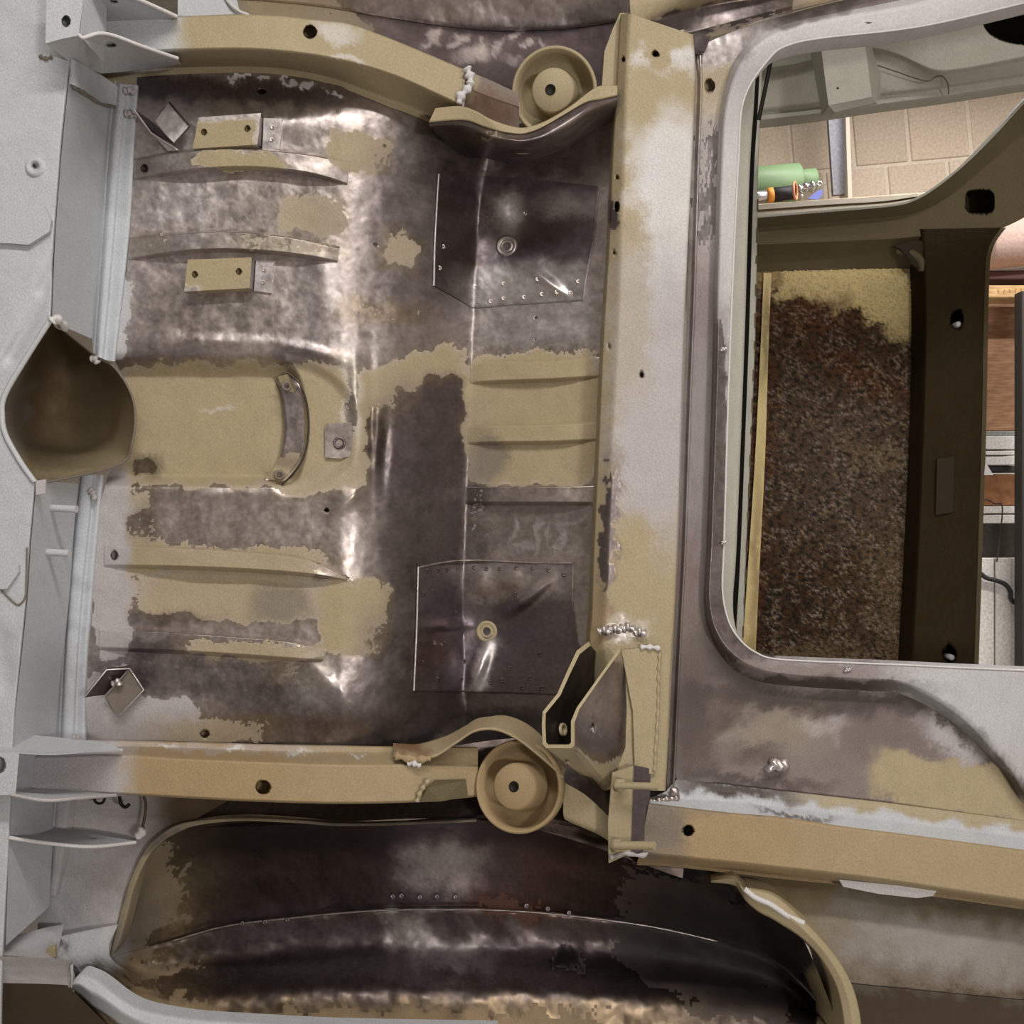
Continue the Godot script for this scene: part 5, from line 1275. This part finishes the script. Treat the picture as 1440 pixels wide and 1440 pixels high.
	var wf := sheet(body, "window_frame", [dropped(r0, -0.66), r0, r1, r2], 230, "inner", {"nv": [3, 14, 30], "across": "line", "holes": [[1378, 284, 21, 17, 0.12, 4]], "zf": wave})
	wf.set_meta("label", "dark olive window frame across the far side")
	pbar(wf, "window_edge", moved(r0, Vector3(0, 0, 0.002)), 0.0024, primer, "E", 60)
	var l0 := V([1040, 281, 1063, 280, 1160, 274, 1253, 266, 1300, 256], -0.75)
	sheet(body, "window_ledge", [V([1040, 289, 1063, 288, 1160, 281, 1240, 277, 1290, 272], -0.80), V([1040, 296, 1063, 295, 1160, 288, 1240, 283, 1290, 276], -0.72), V([1040, 298, 1063, 297, 1160, 290, 1240, 285, 1290, 278], -0.73), V([1040, 306, 1063, 305, 1160, 298, 1253, 290, 1290, 281], -0.66)], 60, "khaki_band", {"nv": 4, "zf": wave})
	sheet(body, "recess_edge", [V([1040, 342, 1160, 339, 1250, 335, 1300, 331], -0.63), V([1040, 360, 1160, 358, 1250, 357, 1300, 352], -0.67), V([1040, 384, 1160, 380, 1250, 378, 1296, 378], -0.70)], 60, "inner", {"nv": 8, "across": "curve", "zf": wave})
	var matt := primer.duplicate()
	matt.roughness = 0.9
	matt.metallic_specular = 0.1
	var p0 := V([1283, 322, 1290, 372, 1292, 480, 1288, 620, 1281, 780, 1272, 945, 1269, 1010], -0.66)
	var p1 := V([1298, 322, 1300, 372, 1302, 480, 1298, 620, 1291, 780, 1282, 945, 1279, 1010], -0.62)
	var p2 := V([1408, 320, 1390, 350, 1385, 400, 1381, 600, 1376, 760, 1370, 945, 1368, 1010], -0.60)
	var p3 := V([1415, 320, 1396, 350, 1391, 400, 1387, 600, 1382, 760, 1376, 945, 1374, 1010], -0.58)
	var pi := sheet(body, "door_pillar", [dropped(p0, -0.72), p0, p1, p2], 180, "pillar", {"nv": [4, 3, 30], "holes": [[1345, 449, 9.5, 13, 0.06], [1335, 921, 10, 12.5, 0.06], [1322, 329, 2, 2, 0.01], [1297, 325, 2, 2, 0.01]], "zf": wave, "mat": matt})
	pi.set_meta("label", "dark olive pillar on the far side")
	sheet(pi, "pillar_flange", [p2, p3, dropped(p3, -0.68)], 90, "khaki_band", {"nv": [3, 4]}).set_meta("label", "pale flange along the pillar edge")
	plate(pi, "dark_slot_plate", V([1318, 645, 1342, 642, 1340, 720, 1316, 724], -0.604), 0.003, "Q")  # dark plate paints in the shade of a recessed slot
	for q in [[1348, 456], [1339, 925]]:
		lathe(pi, "plug", P(q[0], q[1], -0.62), Vector3(0, 0, 1), [[0.0062, -0.03], [0.006, 0.0], [0.004, 0.002], [0, 0.002]], "W", 16)
	plate(pi, "card_tag", V([1386, 650, 1397, 668, 1384, 668], -0.575), 0.002, "W")
	plate(pi, "corner_gusset", V([1258, 345, 1290, 338, 1330, 345, 1347, 366, 1346, 372, 1298, 382, 1284, 372, 1268, 352], -0.624), 0.006, "Q")
	pbar(pi, "corner_tube", V3([1262, 352, -.64, 1282, 356, -.63, 1294, 366, -.625, 1297, 380, -.63]), 0.008, primer, "V", 16)
	var ru := sheet(body, "side_panel", [V([1030, 378, 1020, 960], -0.70), V([1298, 376, 1280, 990], -0.70)], 290, "rusty", {"nv": 130, "straight": true, "mat": rust_mat(), "zf": func(x, y): return 0.003 * nf.get_noise_2d(x * 1.5, y * 1.5) + 0.002 * nz.get_noise_2d(x * 6.0, y * 6.0)})
	ru.set_meta("label", "flaking rusty side panel with old yellow paint left at the top")
	paints["yellow"] = {"base": "Y", "warp": 8.0, "patches": [[1062, 800, 6, 120, 2, "R", 0.8, 0.5], [1078, 470, 4, 60, 2, "T", 0.7, 0.5]]}
	sheet(ru, "trim_strip", [V([1074, 384, 1070, 480, 1062, 640, 1053, 780, 1043, 930, 1040, 970], -0.690), V([1085, 384, 1081, 480, 1076, 640, 1069, 780, 1062, 930, 1060, 970], -0.690)], 120, "yellow", {"nv": 6}).set_meta("label", "upright strip of old yellow paint")

func rust_mat() -> StandardMaterial3D:
	var m := primer.duplicate()
	m.roughness = 0.85
	m.heightmap_scale = 0.4
	return m

# ------------------------------------------------------------------ the workshop
func room() -> void:
	var tex := noise_tex(0.06, Color(0.86, 0.86, 0.86), Color(1, 1, 1), 512, 5)
	var block := plain(Color8(214, 188, 164), 0.9, 0.0, tex, 2.0)
	var mortar := plain(Color8(200, 188, 172), 0.95, 0.0, tex, 3.0)
	var pale := plain(Color8(206, 200, 192), 0.9, 0.0, tex, 1.0)
	var concrete := plain(Color8(186, 182, 176), 0.85, 0.0, tex, 1.0)
	for w in [["wall_back", Vector3(0, 0.13, -2.31), Vector3(7.2, 3.1, 0.2), mortar], ["wall_front", Vector3(0, 0.13, 4.1), Vector3(7.2, 3.1, 0.2), pale], ["wall_left", Vector3(-3.5, 0.13, 0.9), Vector3(0.2, 3.1, 6.6), pale], ["wall_right", Vector3(3.5, 0.13, 0.9), Vector3(0.2, 3.1, 6.6), pale], ["floor", Vector3(0, -1.45, 0.9), Vector3(7.2, 0.2, 6.6), concrete], ["ceiling", Vector3(0, 1.72, 0.9), Vector3(7.2, 0.2, 6.6), pale]]:
		var o := put_box(self, w[0], w[1], w[2], w[3])
		o.set_meta("kind", "structure")
	var wall := get_node("wall_back")
	# concrete blocks of the wall seen through the far window
	var tones := [Color8(188, 172, 154), Color8(182, 167, 150), Color8(192, 177, 160)]
	var mats := []
	for t in tones:
		mats.append(plain(t, 0.92, 0.0, tex, 2.5))
	var rng := RandomNumberGenerator.new()
	rng.seed = 4
	var s := (D + 2.2) / D * 0.001
	for row in [[236.0, 1.0, [1023, 1108, 1195, 1272, 1358, 1445, 1530]], [142.0, 1.0, [1023, 1108, 1195, 1272, 1358, 1445, 1530]], [330.0, 1.0, [980, 1065, 1160, 1246, 1331, 1420, 1510]]]:
		var xs: Array = row[2]
		for i in xs.size() - 1:
			var wpx: float = xs[i + 1] - xs[i] - 4.0
			var cx: float = (xs[i + 1] + xs[i]) * 0.5
			var cy: float = row[0] - 47.0 - 0.09 * (cx - 1195.0) + 4.0
			var bm := box_mesh(Vector3(wpx * s, 90.0 * s, 0.05), mats[rng.randi() % 3], 0.0035)
			var o := put("brick", bm, wall)
			o.position = P(cx, cy, -2.233) - wall.position + Vector3(0, 0, rng.randf() * 0.004)
			o.rotation_degrees = Vector3(0, 0, 5.1)

func mk(called: String, label: String, category: String, x0: float, y0: float, x1: float, y1: float, z: float, deep: float, mat: Material, group := "", bevel := 0.004, turn := 0.0) -> MeshInstance3D:
	# a board or box whose front face fills this part of the picture at depth z
	var a := P(x0, y0, z)
	var b := P(x1, y1, z)
	var o := MeshInstance3D.new()
	o.name = numbered(called)
	o.mesh = box_mesh(Vector3(b.x - a.x, a.y - b.y, deep), mat, bevel)
	add_child(o)
	o.position = (a + b) * 0.5 - Vector3(0, 0, deep * 0.5)
	o.rotation_degrees.z = turn
	tag(o, label, category, group)
	return o

func background() -> void:
	var grain := noise_tex(0.02, Color(0.72, 0.66, 0.6), Color(1, 1, 1), 512, 5)
	var scuff := noise_tex(0.05, Color(0.8, 0.8, 0.8), Color(1, 1, 1), 512, 5)
	var ply := plain(Color8(150, 112, 80), 0.7, 0.0, grain, 1.0)
	ply.uv1_scale = Vector3(1.2, 9, 1.2)
	var timber := plain(Color8(214, 178, 130), 0.75, 0.0, grain, 1.0)
	timber.uv1_scale = Vector3(1.2, 14, 6)
	var white := plain(Color8(222, 218, 214), 0.7, 0.0, scuff, 4.0)
	var dark := plain(Color8(48, 44, 42), 0.6)
	var grey := plain(Color8(150, 150, 148), 0.45, 0.3, scuff, 3.0)
	# steel post in front of the block wall
	var post := thing("steel_post", "grey steel post standing against the pale block wall", "post", P(1180, 250, -2.1))
	var z := -2.06
	plate(post, "web", V3([1160, 90, z, 1188, 90, z, 1196, 272, z, 1172, 274, z]), 0.02, "Z").material_override = plain(Color8(140, 140, 148), 0.5, 0.4, scuff, 3.0)
	plate(post, "flange", V3([1187, 90, z + .03, 1192, 90, z + .03, 1199, 290, z + .03, 1193, 290, z + .03]), 0.09, "W").material_override = plain(Color8(196, 184, 172), 0.6)
	# shelf with a green tube and a hand tool
	var shelf := mk("wall_shelf", "pale narrow shelf board fixed to the block wall", "shelf", 900, 283, 1330, 292, -1.78, 0.42, plain(Color8(205, 190, 172), 0.8, 0.0, grain, 2.0))
	shelf.rotation_degrees.z = 4.0
	var tube := thing("green_tube", "pale green plastic tube with a narrower end lying on the shelf", "tube", P(1095, 262, -1.95))
	var gm := plain(Color8(118, 146, 106), 0.5)
	var ax := (P(1150, 244, -1.95) - P(1050, 252, -1.95)).normalized()
	var c0 := P(1040, 263, -1.95)
	var L := (P(1124, 256, -1.95) - c0).length()
	lathe(tube, "tube_body", c0, ax, [[0.0, 0.0], [0.058, 0.0], [0.060, 0.003], [0.060, L - 0.003], [0.057, L], [0.046, L], [0.046, L - 0.03], [0.0, L - 0.03]], "K", 40).material_override = gm
	lathe(tube, "tube_neck", c0 + Vector3(0, 0.004, 0), ax, [[0.0, L - 0.03], [0.036, L - 0.03], [0.036, L + 0.052], [0.031, L + 0.055], [0.031, L + 0.03], [0.0, L + 0.03]], "K", 32).material_override = gm
	var tool := thing("air_tool", "black and orange hand tool with a silver fitting and blue tag on the shelf", "tool", P(1100, 276, -1.84))
	var ta := (P(1140, 268, -1.84) - P(1068, 277, -1.84)).normalized()
	var t0 := P(1056, 278, -1.84)
	var k := (D + 1.84) / D * 0.001
	var chrome := plain(Color8(200, 200, 205), 0.25, 0.9)
	var orange := plain(Color8(226, 150, 60), 0.5)
	var black := plain(Color8(36, 33, 36), 0.6)
	lathe(tool, "chrome_end", t0, ta, [[0.0, 0.0], [8 * k, 0.0], [8.5 * k, 4 * k], [8.5 * k, 24 * k], [0, 24 * k]], "L", 28).material_override = chrome
	lathe(tool, "orange_band", t0, ta, [[0.0, 23 * k], [9.5 * k, 23 * k], [10.5 * k, 26 * k], [10.5 * k, 31 * k], [0, 32 * k]], "L", 28).material_override = orange
	lathe(tool, "grip", t0, ta, [[0.0, 30 * k], [10 * k, 30 * k], [9.6 * k, 45 * k], [10.2 * k, 62 * k], [0, 62 * k]], "L", 28).material_override = black
	lathe(tool, "orange_guard", t0 , ta + Vector3(0, -0.1, 0.5), [[10 * k, 60 * k], [13 * k, 60 * k], [13 * k, 63 * k], [10 * k, 63 * k], [10 * k, 60 * k]], "L", 32).material_override = plain(Color8(220, 150, 110), 0.4)
	var fit := pbar(tool, "silver_fitting", V3([1122, 268, -1.82, 1130, 264, -1.82, 1138, 262, -1.82, 1147, 261, -1.82]), 6 * k, chrome, "L", 8, 1.5)
	fit.set_meta("label", "knurled silver air fitting")
	lathe(tool, "fitting_ring", P(1152, 259, -1.82), Vector3(0, 0, 1), [[0.004, 0.0], [0.009, 0.0], [0.009, 0.006], [0.004, 0.006], [0.004, 0.0]], "L", 20).material_override = chrome
	plate(tool, "blue_tag", V3([1136, 279, -1.81, 1150, 268, -1.81, 1157, 266, -1.81, 1157, 274, -1.81, 1150, 281, -1.81]), 0.004, "G").material_override = plain(Color8(120, 128, 205), 0.5)
	lathe(tool, "bolt_tip", P(1127, 276, -1.80), Vector3(0.4, -0.2, 1), [[0.0, 0.006], [0.005, 0.006], [0.006, 0.0], [0.006, -0.02]], "L", 16).material_override = chrome
	# rack at the right with boards
	var zz := -2.0
	var roll := thing("insulation_roll", "thick pale pinkish roll lying on top of the rack", "roll", P(1460, 340, zz))
	lathe(roll, "roll_body", P(1385, 346, zz - 0.06), Vector3(1, 0.12, 0.05), [[0.0, 0.0], [0.070, 0.0], [0.080, 0.01], [0.082, 0.30], [0.08, 0.62], [0.0, 0.62]], "P", 48).material_override = plain(Color8(214, 184, 172), 0.9, 0.0, scuff, 3.0)
	lathe(roll, "roll_core", P(1384, 350, zz - 0.06), Vector3(1, 0.12, 0.05), [[0.0, -0.001], [0.03, -0.001], [0.03, 0.01]], "P", 24)
	var rack := thing("storage_rack", "dark storage rack with boards behind the pillar", "rack", P(1440, 700, zz))
	put_box(rack, "upright", Vector3(P(1441, 700, zz + 0.10).x, -0.325, zz + 0.10), Vector3(0.045, 2.05, 0.05), dark, 0.003)
	put_box(rack, "upright", Vector3(P(1532, 700, zz - 0.24).x, -0.325, zz - 0.15), Vector3(0.045, 2.05, 0.05), dark, 0.003)
	put_box(rack, "cross_beam", P(1450, 391, zz - 0.13), Vector3(0.36, 0.030, 0.10), plain(Color8(74, 46, 40), 0.7), 0.003)
	put_box(rack, "cross_beam", P(1450, 660, zz - 0.10), Vector3(0.36, 0.020, 0.12), dark, 0.003)
	put_box(rack, "back_sheet", P(1450, 762, zz - 0.18), Vector3(0.36, 0.13, 0.02), plain(Color8(98, 94, 88), 0.8, 0.0, scuff, 2.0), 0.002)
	mk("timber_plank", "light timber plank with stamped marks below the roll", "plank", 1350, 401, 1520, 419, zz + 0.02, 0.10, timber)
	var st := get_node("timber_plank")
	for i in 5:
		var b := put_box(st, "stamp_mark", P(1404 + i * 8, 410 - i * 0.4, zz + 0.0202), Vector3(0.004, 0.012, 0.0008), plain(Color8(150, 112, 60), 0.8), 0.0, Vector3(0, 0, -18 if i % 2 else 14))
	mk("plywood_sheet", "brown scratched plywood sheet standing upright in the rack", "plywood", 1350, 420, 1520, 606, zz - 0.14, 0.018, ply, "", 0.002)
	mk("grey_board", "thin grey board lying above the white boards", "board", 1350, 606, 1428, 613, zz - 0.03, 0.14, grey, "", 0.002)
	for b in [[613, 632, "uppermost thick white board of the rack's stack"], [634, 640, "thin middle white board of the rack's stack"], [642, 654, "lowest white board of the rack's stack"], [712, 722, "upper white board below the brown carton"], [724, 736, "lower white board below the brown carton"]]:
		mk("white_board", b[2], "board", 1350, b[0], 1428 if b[0] < 700 else 1520, b[1], zz - 0.02, 0.15, white, "white boards stored in the rack", 0.002)
	mk("cardboard_carton", "brown open carton between the two stacks of white boards", "carton", 1350, 667, 1428, 711, zz - 0.05, 0.14, plain(Color8(140, 96, 58), 0.85, 0.0, grain, 2.0), "", 0.003)
	# white painted worktop boards below with a black cable
	for q in [[1330, 1398, "left white painted upright board beside the dark joint"], [1400, 1530, "right white painted upright board behind the black cable"]]:
		mk("painted_board", q[2], "board", q[0], 785, q[1], 1000, zz + 0.04, 0.05, plain(Color8(236, 230, 225), 0.75, 0.0, scuff, 3.0), "", 0.002)
	var cz := zz + 0.056
	var cab := pbar(self, "black_cable", V3([1372, 800, cz, 1386, 812, cz, 1400, 816, cz, 1414, 822, cz, 1421, 832, cz, 1422, 842, cz, 1430, 849, cz, 1446, 851, cz, 1480, 846, cz]), 0.0075, black, "X", 60)
	tag(cab, "thick black cable snaking over the white painted boards", "cable")
	var wire := pbar(self, "thin_wire", V3([1370, 704, zz + .02, 1388, 703, zz + .02, 1398, 708, zz + .01, 1409, 711, zz + .01, 1408, 740, zz + .02, 1405, 765, zz + .03, 1402, 790, cz]), 0.0022, black, "X", 50)
	tag(wire, "thin dark wire hanging down past the white boards", "wire")
